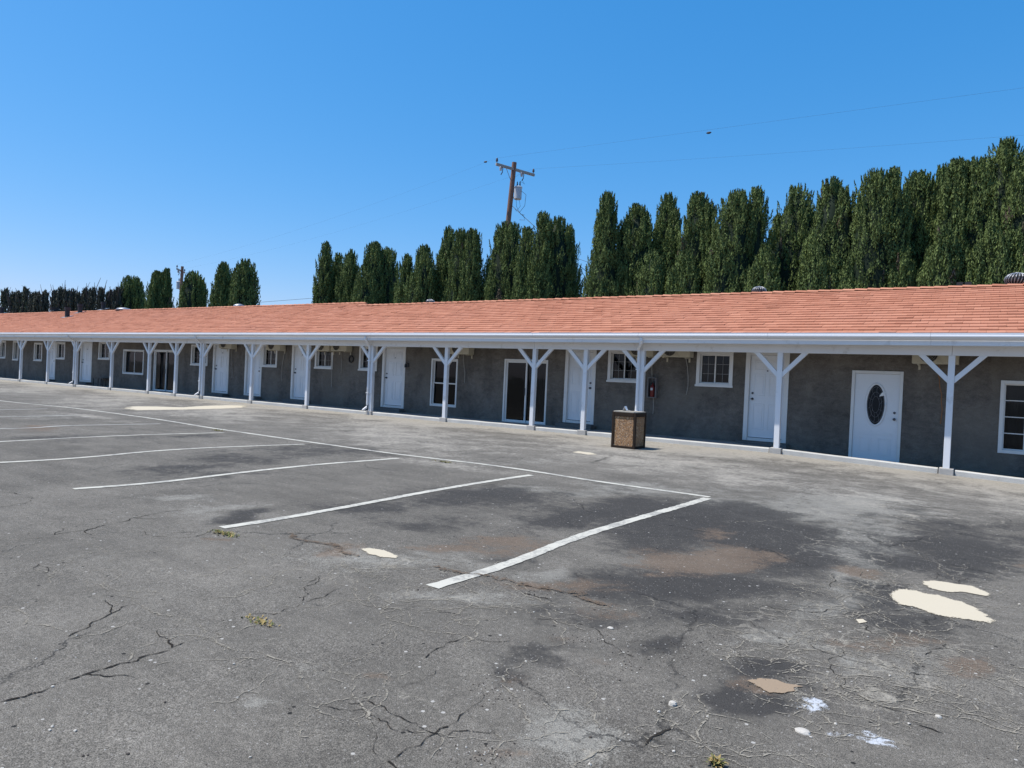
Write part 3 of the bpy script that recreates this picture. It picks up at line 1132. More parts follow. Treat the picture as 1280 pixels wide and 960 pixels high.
# ------------------------------------------------------------------ motel
motel = thing('motel_building', (-20, YP + 5, 0), 'long single storey grey stucco motel with orange tiled roof and white porch posts', 'motel')

# openings in the front wall: x0, x1, z0, z1
S = .0
DOORS = [  # x0, x1, z0, z1, handle side (-1 left), oval
    dict(x=(-2.71, -1.69), z=(-.062, 1.93), hs=1, oval=True, step=False, label='white door with an oval dark glass pane'),
    dict(x=(-5.09, -4.07), z=(.15, 2.33), hs=-1),
    dict(x=(-10.20, -9.21), z=(.21, 2.33), hs=1),
    dict(x=(-17.50, -16.42), z=(.21, 2.33), hs=-1),
    dict(x=(-22.37, -21.27), z=(.22, 2.33), hs=-1),
    dict(x=(-25.33, -24.22), z=(.21, 2.33), hs=1),
    dict(x=(-27.60, -26.45), z=(.21, 2.33), hs=-1),
    dict(x=(-39.60, -38.35), z=(.20, 2.33), hs=-1),
    dict(x=(-43.50, -42.50), z=(.19, 2.33), hs=1),
    dict(x=(3.3, 4.35), z=(.1, 2.33), hs=1),
]
SLIDES = [dict(x=(-12.33, -10.78), z=(.05, 1.98)), dict(x=(-32.33, -30.42), z=(.04, 1.98))]
WINS = [  # kind: s slider with grid, f 2x2, p plain two panes, g grid 4x4
    dict(x=(.05, 1.62), z=(.335, 1.81), k='g'),
    dict(x=(-6.33, -5.40), z=(1.415, 2.31), k='s'),
    dict(x=(-8.84, -7.89), z=(1.425, 2.31), k='s'),
    dict(x=(-15.25, -14.15), z=(.383, 1.93), k='f'),
    dict(x=(-18.66, -17.76), z=(1.43, 2.31), k='s'),
    dict(x=(-21.02, -20.04), z=(1.43, 2.31), k='s'),
    dict(x=(-24.20, -23.27), z=(1.40, 2.31), k='s'),
    dict(x=(-29.28, -28.0), z=(1.33, 2.25), k='s'),
    dict(x=(-35.17, -33.25), z=(.76, 1.95), k='p'),
    dict(x=(-37.66, -36.5), z=(1.40, 2.31), k='s'),
    dict(x=(-42.45, -41.39), z=(1.31, 2.25), k='s'),
    dict(x=(-45.22, -44.18), z=(1.15, 2.2), k='s'),
    dict(x=(-48.12, -47.33), z=(1.12, 2.28), k='s'),
    dict(x=(-50.05, -49.16), z=(1.20, 2.27), k='s'),
]
ops = sorted([(d['x'][0], d['x'][1], d['z'][0], d['z'][1]) for d in DOORS + SLIDES + WINS])
mb = MB()
ZB, ZTOP = -.3, 2.56
x = XL
DEPTH = .14


def wq(x0, x1, z0, z1):
    k = max(1, int((x1 - x0) / 1.2))
    for i in range(k):
        a, b = x0 + (x1 - x0) * i / k, x0 + (x1 - x0) * (i + 1) / k
        mb.add([(a, YW, z0), (b, YW, z0), (b, YW, z1), (a, YW, z1)], [(0, 1, 2, 3)])


for (a, b, z0, z1) in ops:
    wq(x, a, ZB, ZTOP)
    if z0 > ZB:
        wq(a, b, ZB, z0)
    wq(a, b, z1, ZTOP)
    yb = YW + DEPTH
    mb.add([(a, YW, z0), (a, yb, z0), (a, yb, z1), (a, YW, z1), (b, YW, z0), (b, yb, z0), (b, yb, z1), (b, YW, z1)],
           [(0, 3, 2, 1), (4, 5, 6, 7), (0, 1, 5, 4), (3, 7, 6, 2)])
    x = b
wq(x, XR, ZB, ZTOP)
YBK = YP + 10.3
mb.add([(XL, YW, ZB), (XL, YBK, ZB), (XL, YBK, ZTOP), (XL, YW, ZTOP), (XR, YW, ZB), (XR, YBK, ZB), (XR, YBK, ZTOP), (XR, YW, ZTOP)],
       [(0, 3, 2, 1), (4, 5, 6, 7), (1, 2, 6, 5)])
mb.build('wall', M['stucco'], motel)

# roof -------------------------------------------------------
YE, ZE = YP - .36, 2.625
SL = (4.225 - ZE) / (YP + 5 - YE)
COURSE = .305


def roof_z(y):
    return ZE + SL * (y - YE)


def ridge_y(x):
    if x > -23.0:
        return YP + 5
    return YP + 5.66 + .55 * min(1, (-23 - x) / 40)


mbT = MB()      # tiles
rng = random.Random(3)
sec = math.hypot(1, SL)
dyc = COURSE / sec
NX = .30
nrow = 0
y = YE
row = 0
while y < YP + 6.6:
    off = (row % 2) * NX / 2 + rng.uniform(-.03, .03)
    xx = XL - .3 + off
    while xx < XR + .3:
        x0, x1 = xx + .0015, xx + NX - .0015
        ry = ridge_y((x0 + x1) / 2)
        if y < ry - .05:
            y1 = min(y + dyc * 1.06, ry)
            j = rng.gauss(0, .0035)
            th = .033 + j
            f = rng.uniform(-.012, .012)
            za, zb = roof_z(y) + th, roof_z(y1) + .006
            t0 = rng.betavariate(8, 8)
            sk = rng.uniform(-.003, .003)
            vs = [(x0, y + f, za + sk), (x1, y + f, za - sk), (x1, y1, zb), (x0, y1, zb), (x0, y + f, za - .026), (x1, y + f, za - .026)]
            mbT.add(vs, [(0, 1, 2, 3), (4, 5, 1, 0), (0, 3, 4), (1, 5, 2)], 0, t0)
        xx += NX
    y += dyc
    row += 1
roof = mbT.build('roof', M['tile'], motel, tint=True)
# deck, rear slope, verge
mb = MB()
for (a, b) in ((XL - .25, -23.0), (-23.0, XR + .25)):
    ra, rb = ridge_y(a + .001 if a < -30 else a + (.001 if a > -23.01 else 0)), ridge_y(b - .001)
    if a < -30:
        ra, rb = ridge_y(a), ridge_y(-23.001)
    else:
        ra = rb = YP + 5
    yb = YBK + .4
    vs = [(a, YE, ZE - .004), (b, YE, ZE - .004), (b, rb, roof_z(rb) - .004), (a, ra, roof_z(ra) - .004), (a, yb, ZE), (b, yb, ZE)]
    mb.add(vs, [(0, 1, 2, 3), (3, 2, 5, 4)])
    mb.add([(a, YE, ZE - .06), (a, ra, roof_z(ra) - .1), (a, yb, ZE - .06), vs[0], vs[3], vs[4]], [(0, 1, 4, 3), (1, 2, 5, 4)])
    mb.add([(b, YE, ZE - .06), (b, rb, roof_z(rb) - .1), (b, yb, ZE - .06), vs[1], vs[2], vs[5]], [(0, 3, 4, 1), (1, 4, 5, 2)])
    mb.add([(a + .25, YW, ZTOP), (a + .25, yb - .4, ZTOP), (a + .25, ra, roof_z(ra) - .1)], [(0, 2, 1)])
    mb.add([(b - .25, YW, ZTOP), (b - .25, yb - .4, ZTOP), (b - .25, rb, roof_z(rb) - .1)], [(0, 1, 2)])
mb.build('roof_deck', M['deck'], roof)
# ridge caps
mb = MB()
xx = XL
while xx < XR:
    L = .36
    ry = ridge_y(xx + .15)
    if not (-23.2 < xx < -22.95):
        ry2 = ridge_y(xx + .4) if xx < -23.6 else ry
        z = roof_z(ry)
        e = .018 + rng.uniform(-.006, .006)
        w = .15
        for sgn in (-1, 1):
            vs = [(xx, ry, z + .05 + e), (xx + L, ry2, z + .045), (xx + L, ry2 + sgn * w, z - w * SL + .03), (xx, ry + sgn * w, z - w * SL + .03 + e),
                  (xx, ry, z + .02 + e), (xx, ry + sgn * w, z - w * SL + e)]
            mb.add(vs, [(0, 1, 2, 3), (4, 0, 3, 5)], 0, rng.betavariate(2, 2))
    xx += .31
mb.build('ridge_cap', M['tile'], roof, tint=True)

# roof vents
def turbine(x, y, r):
    z = roof_z(y) if y < YP + 5 else roof_z(2 * (YP + 5) - y)
    mb = MB()
    mb.lathe((x, y, z - .1), [(r * .55, 0), (r * .55, .22), (r * .7, .24), (r * .7, .26)], 14)
    v = mb.build('roof_vent', M['vent'], roof, smooth=False)
    mb = MB()
    c = Vector((x, y, z + .16 + r * .62))
    prof = [(r * .62 * math.sin(t) * 1.55, -r * .62 * math.cos(t)) for t in np.linspace(.15, math.pi - .12, 9)]
    mb.lathe(c, [(a * .90, b) for a, b in prof], 18)
    mb.build('vent_core', M['ventdark'], v)
    mb = MB()
    for k in range(22):
        a0 = 2 * math.pi * k / 22
        pts = []
        for i, (rr, zz) in enumerate(prof):
            a = a0 + .5 * (i / 8 - .5)
            pts.append((c.x + rr * math.cos(a), c.y + rr * math.sin(a), c.z + zz))
        mb.tube(pts, r * .045, 5)
    mb.lathe(c, [(r * .2, r * .6), (r * .2, r * .66), (.01, r * .68)], 12)
    mb.build('vent_fins', M['vent'], v, smooth=True)


p = A(949, 361, YP + 5.5)
turbine(p.x, YP + 5.5, .22)
p = A(1271, 352, YP + 5.4)
turbine(p.x, YP + 5.4, .27)
p = A(538, 376, YP + 5.5)
turbine(p.x, YP + 5.5, .19)
p = A(299, 378, YP + 6.2)
mb = MB()
zr = roof_z(ridge_y(p.x))
mb.lathe((p.x, YP + 6.2, zr - .2), [(.16, 0), (.16, .2), (.32, .24), (.26, .36), (.1, .42)], 16)
mb.build('roof_vent', M['vent'], roof, smooth=True)
p = A(155, 382, YP + 6.2)
mb = MB()
mb.lathe((p.x, YP + 6.2, roof_z(ridge_y(p.x)) - .2), [(.2, 0), (.2, .22), (.5, .25), (.36, .36), (.1, .42)], 16)
mb.build('roof_vent', M['vent'], roof, smooth=True)
p = A(1205, 354, YP + 5.3)
mb = MB()
mb.box(p.x - .16, p.x - .02, YP + 5.25, YP + 5.4, 4.0, 4.40)
mb.box(p.x + .02, p.x + .16, YP + 5.25, YP + 5.4, 4.0, 4.40)
mb.box(p.x - .2, p.x + .2, YP + 5.2, YP + 5.45, 4.0, 4.30)
mb.build('roof_vent', M['ventdark'], roof)


def pipe_vent(u, v, r, h):
    # find the point of the front slope under this pixel
    d = ray(u, v)
    t = (ZE - SL * YE - CAMH) / (d.z - SL * d.y)
    q = CAM + d * t
    mb = MB()
    mb.tube([(q.x, q.y, q.z - .1), (q.x, q.y, q.z + h * .82)], r * .8, 12)
    mb.tube([(q.x, q.y, q.z + h * .72), (q.x, q.y, q.z + h)], r, 12)
    f = mb.build('roof_vent', M['ventdark'], roof)
    mb = MB()
    mb.add([(q.x - .3, q.y - .3, roof_z(q.y - .3) + .035), (q.x + .3, q.y - .3, roof_z(q.y - .3) + .035), (q.x + .3, q.y + .3, roof_z(q.y + .3) + .035), (q.x - .3, q.y + .3, roof_z(q.y + .3) + .035)], [(0, 1, 2, 3)])
    mb.build('flashing', M['vent'], f)


pipe_vent(84, 396.5, .17, .62)
pipe_vent(100, 391, .17, .58)
pipe_vent(129, 387, .16, .5)
pipe_vent(2, 392, .18, .5)
pipe_vent(68, 388.5, .3, .22)

# gutter, fascia, beam
mb = MB()
prof = [(YP - .37, 2.515), (YP - .43, 2.525), (YP - .475, 2.565), (YP - .475, 2.59), (YP - .462, 2.60), (YP - .462, 2.64), (YP - .448, 2.64), (YP - .448, 2.60), (YP - .38, 2.54), (YP - .358, 2.54), (YP - .358, 2.50)]
segx = list(np.arange(XL - .3, XR + .31, 3.05))
for a, b in zip(segx, segx[1:]):
    n = len(prof)
    b2 = b - .004
    vs = [(a, y_, z_) for y_, z_ in prof] + [(b2, y_, z_) for y_, z_ in prof]
    fs = [(i, (i + 1) % n, n + (i + 1) % n, n + i) for i in range(n)]
    mb.add(vs, [tuple(reversed(f)) for f in fs])
mb.build('gutter', M['gutter'], motel)
mb = MB()
segx = list(np.arange(XL - .3, XR + .31, 4.88))
for a, b in zip(segx, segx[1:]):
    mb.box(a, b - .004, YP - .345, YP - .305, 2.405, 2.60)
mb.build('fascia', M['white'], motel)
mb = MB()
segx = [XL] + POSTS[1::2] + [XR]
for a, b in zip(segx, segx[1:]):
    mb.box(a, b - .004, YP + .05, YP + .16, 2.237, 2.47)
mb.build('beam', M['white'], motel, bevel=.004)
mb = MB()
mb.add([(XL, YP - .30, 2.472), (XR, YP - .30, 2.472), (XR, YW, 2.50), (XL, YW, 2.50)], [(0, 3, 2, 1)])
mb.build('soffit', M['soffit'], motel)

# posts
BR = .62
for i, x in enumerate(POSTS):
    g = gz(x, 15)
    rng2 = random.Random(100 + i)
    lean = rng2.uniform(-.012, .012)
    zt = 2.237
    zb = g + .125
    yc = YP + .105
    mb = MB()
    hw = .057
    vs = []
    for z, l in ((zb, lean), (zt, 0)):
        vs += [(x + l - hw, yc - hw, z), (x + l + hw, yc - hw, z), (x + l + hw, yc + hw, z), (x + l - hw, yc + hw, z)]
    mb.add(vs, [(3, 2, 1, 0), (4, 5, 6, 7), (0, 1, 5, 4), (1, 2, 6, 5), (2, 3, 7, 6), (3, 0, 4, 7)])
    post = mb.build('post', M['white'], motel, bevel=.005)
    for s in (-1, 1):
        mb = MB()
        z0 = zt - .43
        dx = .40
        w = .075
        x0, x1 = x + s * hw, x + s * (hw + dx)
        yy0, yy1 = yc - .036, yc + .036
        pr = [(x0, z0 - .115), (x0, z0 + .015), (x1 - s * .01, zt - .001), (x1 + s * .125, zt - .001)]
        vs = [(a, yy0, b) for a, b in pr] + [(a, yy1, b) for a, b in pr]
        f = [(0, 1, 2, 3), (7, 6, 5, 4), (0, 4, 5, 1), (1, 5, 6, 2), (2, 6, 7, 3), (3, 7, 4, 0)]
        if s > 0:
            f = [tuple(reversed(q)) for q in f]
        mb.add(vs, f)
        mb.build('brace', M['white'], post, bevel=.004)
    mb = MB()
    mb.box(x - .125, x + .125, YP + .005, YP + .235, g - .25, zb)
    mb.build('plinth', M['plinth'], post, bevel=.012)

# downspouts
for x in (-37.4, -26.45, -16.8, -7.3):
    mb = MB()
    xs_ = x - .075
    g = gz(x, 15)
    path = [(xs_ + .24, YP - .41, 2.52), (xs_ + .24, YP - .41, 2.46), (xs_ + .22, YP - .36, 2.40), (xs_, YP - .02, 2.28), (xs_, YP + .015, 2.2), (xs_, YP + .015, .34), (xs_ - .0, YP - .02, .24), (xs_ - .02, YP - .16, .14)]
    mb.tube(path, .038, 8)
    ds = mb.build('downspout', M['white'], motel)
    mb = MB()
    for z in (.7, 1.75):
        mb.box(xs_ - .05, xs_ + .05, YP - .028, YP + .058, z, z + .03)
    mb.build('strap', M['white'], ds)


def door(d):
    x0, x1 = d['x']
    z0, z1 = d['z']
    tw = .065 if d.get('oval') else .10
    yf = YW - .02
    mb = MB()
    mb.box(x0, x0 + tw, yf, YW + .13, z0, z1)
    mb.box(x1 - tw, x1, yf, YW + .13, z0, z1)
    mb.box(x0 + tw, x1 - tw, yf, YW + .13, z1 - tw, z1)
    fr = mb.build('door', M['trim'], motel, bevel=.006)
    if d.get('label'):
        fr['label'] = d['label']
    a, b = x0 + tw + .003, x1 - tw - .003
    zs = z0 + (.012 if d.get('oval') else .085)
    yl = YW + (.02 if d.get('oval') else .055)
    if not d.get('oval'):
        mb = MB()
        mb.box(a, b, YW + .0, YW + .13, z0, z0 + .072)
        mb.build('kick_board', M['trim'], fr, bevel=.004)
    zt = z1 - tw - .004
    mb = MB()
    mb.box(a, b, yl, yl + .045, zs, zt)
    W, H = b - a, zt - zs

    def panel(px0, px1, pz0, pz1):
        # raised moulding rectangle with a bevelled field
        m_ = .022
        for (c0, c1, e0, e1) in ((px0, px1, pz0, pz0 + m_), (px0, px1, pz1 - m_, pz1), (px0, px0 + m_, pz0 + m_, pz1 - m_), (px1 - m_, px1, pz0 + m_, pz1 - m_)):
            mb.box(a + c0, a + c1, yl - .009, yl - .0005, zs + e0, zs + e1)
        mb.box(a + px0 + .05, a + px1 - .05, yl - .007, yl - .0005, zs + pz0 + .05, zs + pz1 - .05)
    if d.get('oval'):
        panel(.14 * W, .43 * W, .12, .50)
        panel(.57 * W, .86 * W, .12, .50)
        panel(.14 * W, .86 * W, .56, .61)
    else:
        panel(.12 * W, .45 * W, .18, .82)
        panel(.55 * W, .88 * W, .18, .82)
        panel(.12 * W, .45 * W, 1.0, H - .45)
        panel(.55 * W, .88 * W, 1.0, H - .45)
        panel(.12 * W, .45 * W, H - .36, H - .12)
        panel(.55 * W, .88 * W, H - .36, H - .12)
    leaf = mb.build('door_leaf', M['door'], fr, bevel=.003)
    if d.get('oval'):
        cx_, cz_ = a + W * .49, zs + H * .645
        rx, rz = .185, .45
        n = 40
        ring = MB()
        ring.tube([(cx_ + (rx + .012) * math.cos(t), yl - .004, cz_ + (rz + .012) * math.sin(t)) for t in np.linspace(0, 2 * math.pi, n + 1)], .024, 8)
        ring.build('glass_moulding', M['door'], fr, smooth=True)
        gl = MB()
        vs = [(cx_, yl - .006, cz_)] + [(cx_ + rx * math.cos(2 * math.pi * k / n), yl - .006, cz_ + rz * math.sin(2 * math.pi * k / n)) for k in range(n)]
        gl.add(vs, [(0, 1 + (k + 1) % n, 1 + k) for k in range(n)])
        gl.build('oval_glass', simple('dark_leaded_glass', (.010, .011, .013), .3, .5, 14, bump=.3, bsc=50, spec=.2), fr)
        ca = MB()
        for q in (.88, .62, .4):
            ca.tube([(cx_ + rx * q * math.cos(t), yl - .009, cz_ + rz * q * math.sin(t)) for t in np.linspace(0, 2 * math.pi, 33)], .0035, 5)
        for k in range(10):
            t = 2 * math.pi * k / 10
            ca.tube([(cx_ + rx * .4 * math.cos(t), yl - .009, cz_ + rz * .4 * math.sin(t)), (cx_ + rx * .75 * math.cos(t + .25), yl - .009, cz_ + rz * .75 * math.sin(t + .25)), (cx_ + rx * .97 * math.cos(t + .1), yl - .009, cz_ + rz * .97 * math.sin(t + .1))], .003, 5)
        ca.build('leading', simple('lead_came', (.16, .16, .17), .5, .2), fr, smooth=True)
        st = MB()
        qx, qz = cx_ + rx * .66, cz_ + rz * .52
        st.add([(qx - .06, yl - .0125, qz - .05), (qx + .03, yl - .0125, qz - .03), (qx + .075, yl - .0125, qz + .05), (qx + .02, yl - .0125, qz + .06), (qx - .02, yl - .0125, qz + .02)], [(0, 1, 2, 3, 4)])
        st.build('white_patch', M['paper'], fr)  # flat white patch at the upper right of the oval glass
    hx = (b - .075) if d['hs'] > 0 else (a + .075)
    for nm, zz, r in (('handle', zs + .93, .03), ('deadbolt', zs + 1.07, .027)):
        mb = MB()
        vs_ = [(hx, yl - .001, zz), (hx, yl - .016, zz)]
        mb.tube(vs_, r, 14)
        if nm == 'handle':
            mb.tube([(hx, yl - .015, zz), (hx, yl - .04, zz), (hx, yl - .06, zz)], [.012, .014, .026], 12)
            mb.tube([(hx, yl - .055, zz), (hx, yl - .075, zz)], [.028, .02], 12)
        else:
            mb.tube([(hx, yl - .015, zz), (hx, yl - .025, zz)], r * .6, 10)
        mb.build(nm, M['lock'], fr, smooth=False)
    if not d.get('oval'):
        mb = MB()
        mb.tube([(a + W / 2, yl - .001, zs + 1.62), (a + W / 2, yl - .012, zs + 1.62)], .017, 10)
        mb.build('peephole', M['lock'], fr)
        # concrete step in front
        mb = MB()
        g = gz((x0 + x1) / 2, 15)
        mb.box(x0 - .08, x1 + .08, YW - .30, YW - .022, g - .1, z0 - .01)
        mb.build('step', M['step'], motel, bevel=.012)


for d in DOORS:
    door(d)


def sash(mb, x0, x1, z0, z1, w, y0, y1):
    mb.box(x0, x0 + w, y0, y1, z0, z1)
    mb.box(x1 - w, x1, y0, y1, z0, z1)
    mb.box(x0 + w, x1 - w, y0, y1, z0, z0 + w)
    mb.box(x0 + w, x1 - w, y0, y1, z1 - w, z1)


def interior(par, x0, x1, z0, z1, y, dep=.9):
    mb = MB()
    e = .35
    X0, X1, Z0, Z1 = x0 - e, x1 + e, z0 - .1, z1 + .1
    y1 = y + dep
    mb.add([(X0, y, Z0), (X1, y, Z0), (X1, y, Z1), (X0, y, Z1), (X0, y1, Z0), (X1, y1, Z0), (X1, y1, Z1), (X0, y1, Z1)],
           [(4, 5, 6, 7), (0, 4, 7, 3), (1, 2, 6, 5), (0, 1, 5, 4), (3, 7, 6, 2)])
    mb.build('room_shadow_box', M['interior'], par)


def curtain(par, x0, x1, z0, z1, y, seed):
    rng = random.Random(seed)
    mb = MB()
    n = max(8, int((x1 - x0) / .02))
    vs = []
    ph = rng.uniform(0, 6)
    for i in range(n + 1):
        x_ = x0 + (x1 - x0) * i / n
        yy = y + .018 * math.sin(x_ * 62 + ph) + .008 * math.sin(x_ * 23)
        vs += [(x_, yy, z0), (x_, yy, z1)]
    mb.add(vs, [(2 * i, 2 * i + 2, 2 * i + 3, 2 * i + 1) for i in range(n)])
    mb.build('curtain', M['curtain'], par, smooth=True)


def window(d, i):
    x0, x1 = d['x']
    z0, z1 = d['z']
    k = d['k']
    tw = {'s': .085, 'f': .05, 'p': .06, 'g': .07}[k]
    mb = MB()
    sash(mb, x0, x1, z0, z1, tw, YW - .025, YW + .12)
    if k in 's':
        mb.box(x0 - .02, x1 + .02, YW - .04, YW - .0265, z0 - .004, z0 + .05)
    win = mb.build('window', M['trim'], motel, bevel=.005)
    a, b, c, e = x0 + tw + .001, x1 - tw - .001, z0 + tw + .001, z1 - tw - .001
    mid = (a + b) / 2
    ms = MB()
    mm = MB()
    if k == 's' or k == 'p':
        w = .026
        sash(ms, a, mid + .015, c, e, w, YW + .075, YW + .10)
        sash(ms, mid - .015, b, c, e, w + .004, YW + .045, YW + .07)
        if k == 's':
            for (p0, p1, yy) in ((a, mid, YW + .085), (mid, b, YW + .055)):
                xm = (p0 + p1) / 2
                mm.box(xm - .004, xm + .004, yy, yy + .008, c + .03, e - .03)
                for f in (1 / 3, 2 / 3):
                    zz = c + (e - c) * f
                    mm.box(p0 + .03, xm - .005, yy, yy + .008, zz - .004, zz + .004)
                    mm.box(xm + .005, p1 - .03, yy, yy + .008, zz - .004, zz + .004)
        panes = [(a + w, mid, YW + .09), (mid, b - w, YW + .06)]
        pz = (c + w, e - w)
    elif k == 'f':
        w = .03
        zm = c + (e - c) * .485
        sash(ms, a, b, c, zm + .02, w, YW + .05, YW + .075)
        sash(ms, a, b, zm - .02, e, w, YW + .077, YW + .10)
        mm.box(mid - .014, mid + .014, YW + .055, YW + .07, c + w, zm - .02)
        mm.box(mid - .014, mid + .014, YW + .08, YW + .095, zm + .02, e - w)
        panes = [(a + w, b - w, YW + .088)]
        pz = (c + w, e - w)
    else:
        w = .022
        sash(ms, a, b, c, e, w, YW + .06, YW + .09)
        for q in (1, 2, 3):
            xm = a + (b - a) * q / 4
            mm.box(xm - .009, xm + .009, YW + .066, YW + .08, c + w, e - w)
        for q in (1, 2, 3):
            zz = c + (e - c) * q / 4
            for j in range(4):
                xa, xb = a + (b - a) * j / 4 + .01, a + (b - a) * (j + 1) / 4 - .01
                mm.box(max(xa, a + w), min(xb, b - w), YW + .066, YW + .08, zz - .009, zz + .009)
        panes = [(a + w, b - w, YW + .083)]
        pz = (c + w, e - w)
    ms.build('sash', M['trim'], win)
    if mm.v:
        mm.build('muntin', M['trim' if k in 'fg' else 'grid'], win)
    for (p0, p1, yy) in panes:
        g = MB()
        g.add([(p0, yy, pz[0]), (p1, yy, pz[0]), (p1, yy, pz[1]), (p0, yy, pz[1])], [(0, 1, 2, 3)])
        g.build('pane', M['glass'], win)
    interior(win, a, b, c, e, YW + .142)
    rng = random.Random(50 + i)
    if k == 'g':
        curtain(win, a, mid - .1, c - .05, e + .05, YW + .24, i)
    elif rng.random() < .4:
        w_ = rng.uniform(.25, .5) * (b - a)
        if rng.random() < .5:
            curtain(win, a - .05, a + w_, c - .05, e + .05, YW + .22, i)
        else:
            curtain(win, b - w_, b + .05, c - .05, e + .05, YW + .22, i)


for i, d in enumerate(WINS):
    window(d, i)

for i, d in enumerate(SLIDES):
    x0, x1 = d['x']
    z0, z1 = d['z']
    mb = MB()
    tw = .055
    sash(mb, x0, x1, z0, z1, tw, YW - .02, YW + .12)
    sl = mb.build('sliding_door', M['trim'], motel, bevel=.005)
    a, b, c, e = x0 + tw + .001, x1 - tw - .001, z0 + tw + .001, z1 - tw - .001
    mid = (a + b) / 2
    mb = MB()
    sash(mb, a, mid + .03, c, e, .05, YW + .03, YW + .06)
    mb.build('sash', M['trim'], sl)
    mb = MB()
    sash(mb, mid - .03, b, c, e, .05, YW + .07, YW + .10)
    mb.build('sash', M['trim'], sl)
    for (p0, p1, yy) in ((a + .05, mid - .02, YW + .045), (mid + .02, b - .05, YW + .085)):
        g = MB()
        g.add([(p0, yy, c + .05), (p1, yy, c + .05), (p1, yy, e - .05), (p0, yy, e - .05)], [(0, 1, 2, 3)])
        g.build('pane', M['glass'], sl)
    mb = MB()
    mb.box(mid - .03, mid - .005, YW + .0, YW + .028, z0 + .85, z0 + 1.08)
    mb.build('handle', M['black'], sl)
    interior(sl, a, b, c, e, YW + .142, 1.5)
    curtain(sl, mid + .1, b + .05, c - .02, e + .05, YW + .45, 70 + i)
    mb = MB()
    g = gz(x0, 15)
    mb.box(x0 - .02, x1 + .02, YW - .09, YW - .022, g - .1, z0 - .006)
    mb.build('door_sill', M['plinth'], motel)

# ------------------------------------------------------------------ things on the wall
def ac_unit(x0, label, z=2.10, w=.84, cable='cable', cl=1.1, cx_=.6):
    x1 = x0 + w
    yb, yf = YW - .06, YW - .34
    t = thing('air_conditioner', ((x0 + x1) / 2, YW, z), label, 'air conditioner', 'wall mounted air conditioner units under the porch')
    mb = MB()
    mb.box(x0, x1, yf, yb, z, z + .39)
    mb.build('casing', M['acwhite'], t, bevel=.012)
    mb = MB()
    cx1, cz1 = x0 + w * .36, z + .195
    mb.tube([(cx1, yf - .001, cz1), (cx1, yf - .006, cz1)], .168, 28)
    mb.build('fan_opening', M['acgrille'], t)
    mb = MB()
    for q in (.165, .13, .095, .06, .03):
        mb.tube([(cx1 + q * math.cos(a), yf - .013, cz1 + q * math.sin(a)) for a in np.linspace(0, 2 * math.pi, 25)], .004, 5)
    for k in range(8):
        a = k * math.pi / 4
        mb.tube([(cx1, yf - .013, cz1), (cx1 + .165 * math.cos(a), yf - .013, cz1 + .165 * math.sin(a))], .004, 5)
    mb.build('fan_grille', simple('grille_wire', (.2, .18, .15), .5), t)
    for bx in (x0 + .12, x1 - .12):
        mb = MB()
        mb.box(bx - .02, bx + .02, yf + .02, YW - .003, z - .03, z - .001)
        mb.box(bx - .02, bx + .02, YW - .03, YW - .003, z - .12, z - .031)
        mb.build('bracket', M['acwhite'], t)
    mb = MB()
    qx = x0 + w * cx_
    rng = random.Random(int(-x0 * 10))
    pts = []
    for k in range(9):
        f = k / 8
        pts.append((qx + .05 * math.sin(f * 4 + x0) + rng.uniform(-.01, .01), YW - .03 - .02 * math.sin(f * 3), z - .002 - cl * f))
    mb.tube(pts, .010, 6)
    mb.build('hose', M[cable], t, smooth=True)
    return t


ac_unit(-1.52, 'beige air conditioner behind the rightmost visible post, with an orange hose', cable='cable_orange', cl=1.25, cx_=.62)
ac_unit(-7.24, 'air conditioner with a pale hose left of the window beside the far right plain door', z=2.13, cl=.95, cx_=.8)
ac_unit(-8.11, 'air conditioner above the fire extinguisher, partly behind a post with a downspout', z=2.13, w=.72, cl=1.5, cx_=.86)
ac_unit(-14.25, 'air conditioner above the right half of the tall window with four panes', z=2.08, w=.78, cl=.9, cx_=.5)
ac_unit(-20.60, 'left unit of the adjoining pair of air conditioners', z=2.08, w=.72, cl=1.3, cx_=.75)
ac_unit(-19.80, 'right unit of the adjoining pair of air conditioners', z=2.09, w=.82, cl=.8, cx_=.3)
ac_unit(-23.53, 'air conditioner overlapping the right top corner of a small slider window', z=2.07, w=.84, cl=1.2, cx_=.8)
ac_unit(-26.70, 'farthest air conditioner, between two white doors', z=2.10, w=.86, cl=1.2, cx_=.6)

# fire extinguisher cabinet
x0, x1, z0, z1 = -7.59, -7.34, 1.05, 1.59
t = thing('fire_extinguisher_cabinet', ((x0 + x1) / 2, YW, z0), 'small grey cabinet with a red fire extinguisher on the wall behind the trash bin post', 'fire extinguisher')
mb = MB()
sash(mb, x0, x1, z0, z1, .025, YW - .16, YW - .002)
mb.box(x0 + .026, x1 - .026, YW - .02, YW - .002, z0 + .026, z1 - .026)
mb.build('box', simple('cabinet_paint', (.16, .15, .15), .5, .2), t, bevel=.004)
mb = MB()
c = ((x0 + x1) / 2, YW - .09, z0 + .03)
mb.lathe(c, [(.05, 0), (.062, .01), (.062, .24), (.05, .29), (.022, .32), (.022, .36)], 16)
mb.build('extinguisher', M['red'], t, smooth=True)
mb = MB()
mb.box(c[0] - .012, c[0] + .07, c[1] - .015, c[1] + .015, c[2] + .361, c[2] + .385)
mb.box(c[0] - .012, c[0] + .08, c[1] - .012, c[1] + .012, c[2] + .40, c[2] + .415)
mb.tube([(c[0] - .01, c[1], c[2] + .37), (c[0] - .06, c[1] - .02, c[2] + .34), (c[0] - .075, c[1] - .03, c[2] + .2)], .009, 6)
mb.build('valve', M['black'], t)
mb = MB()
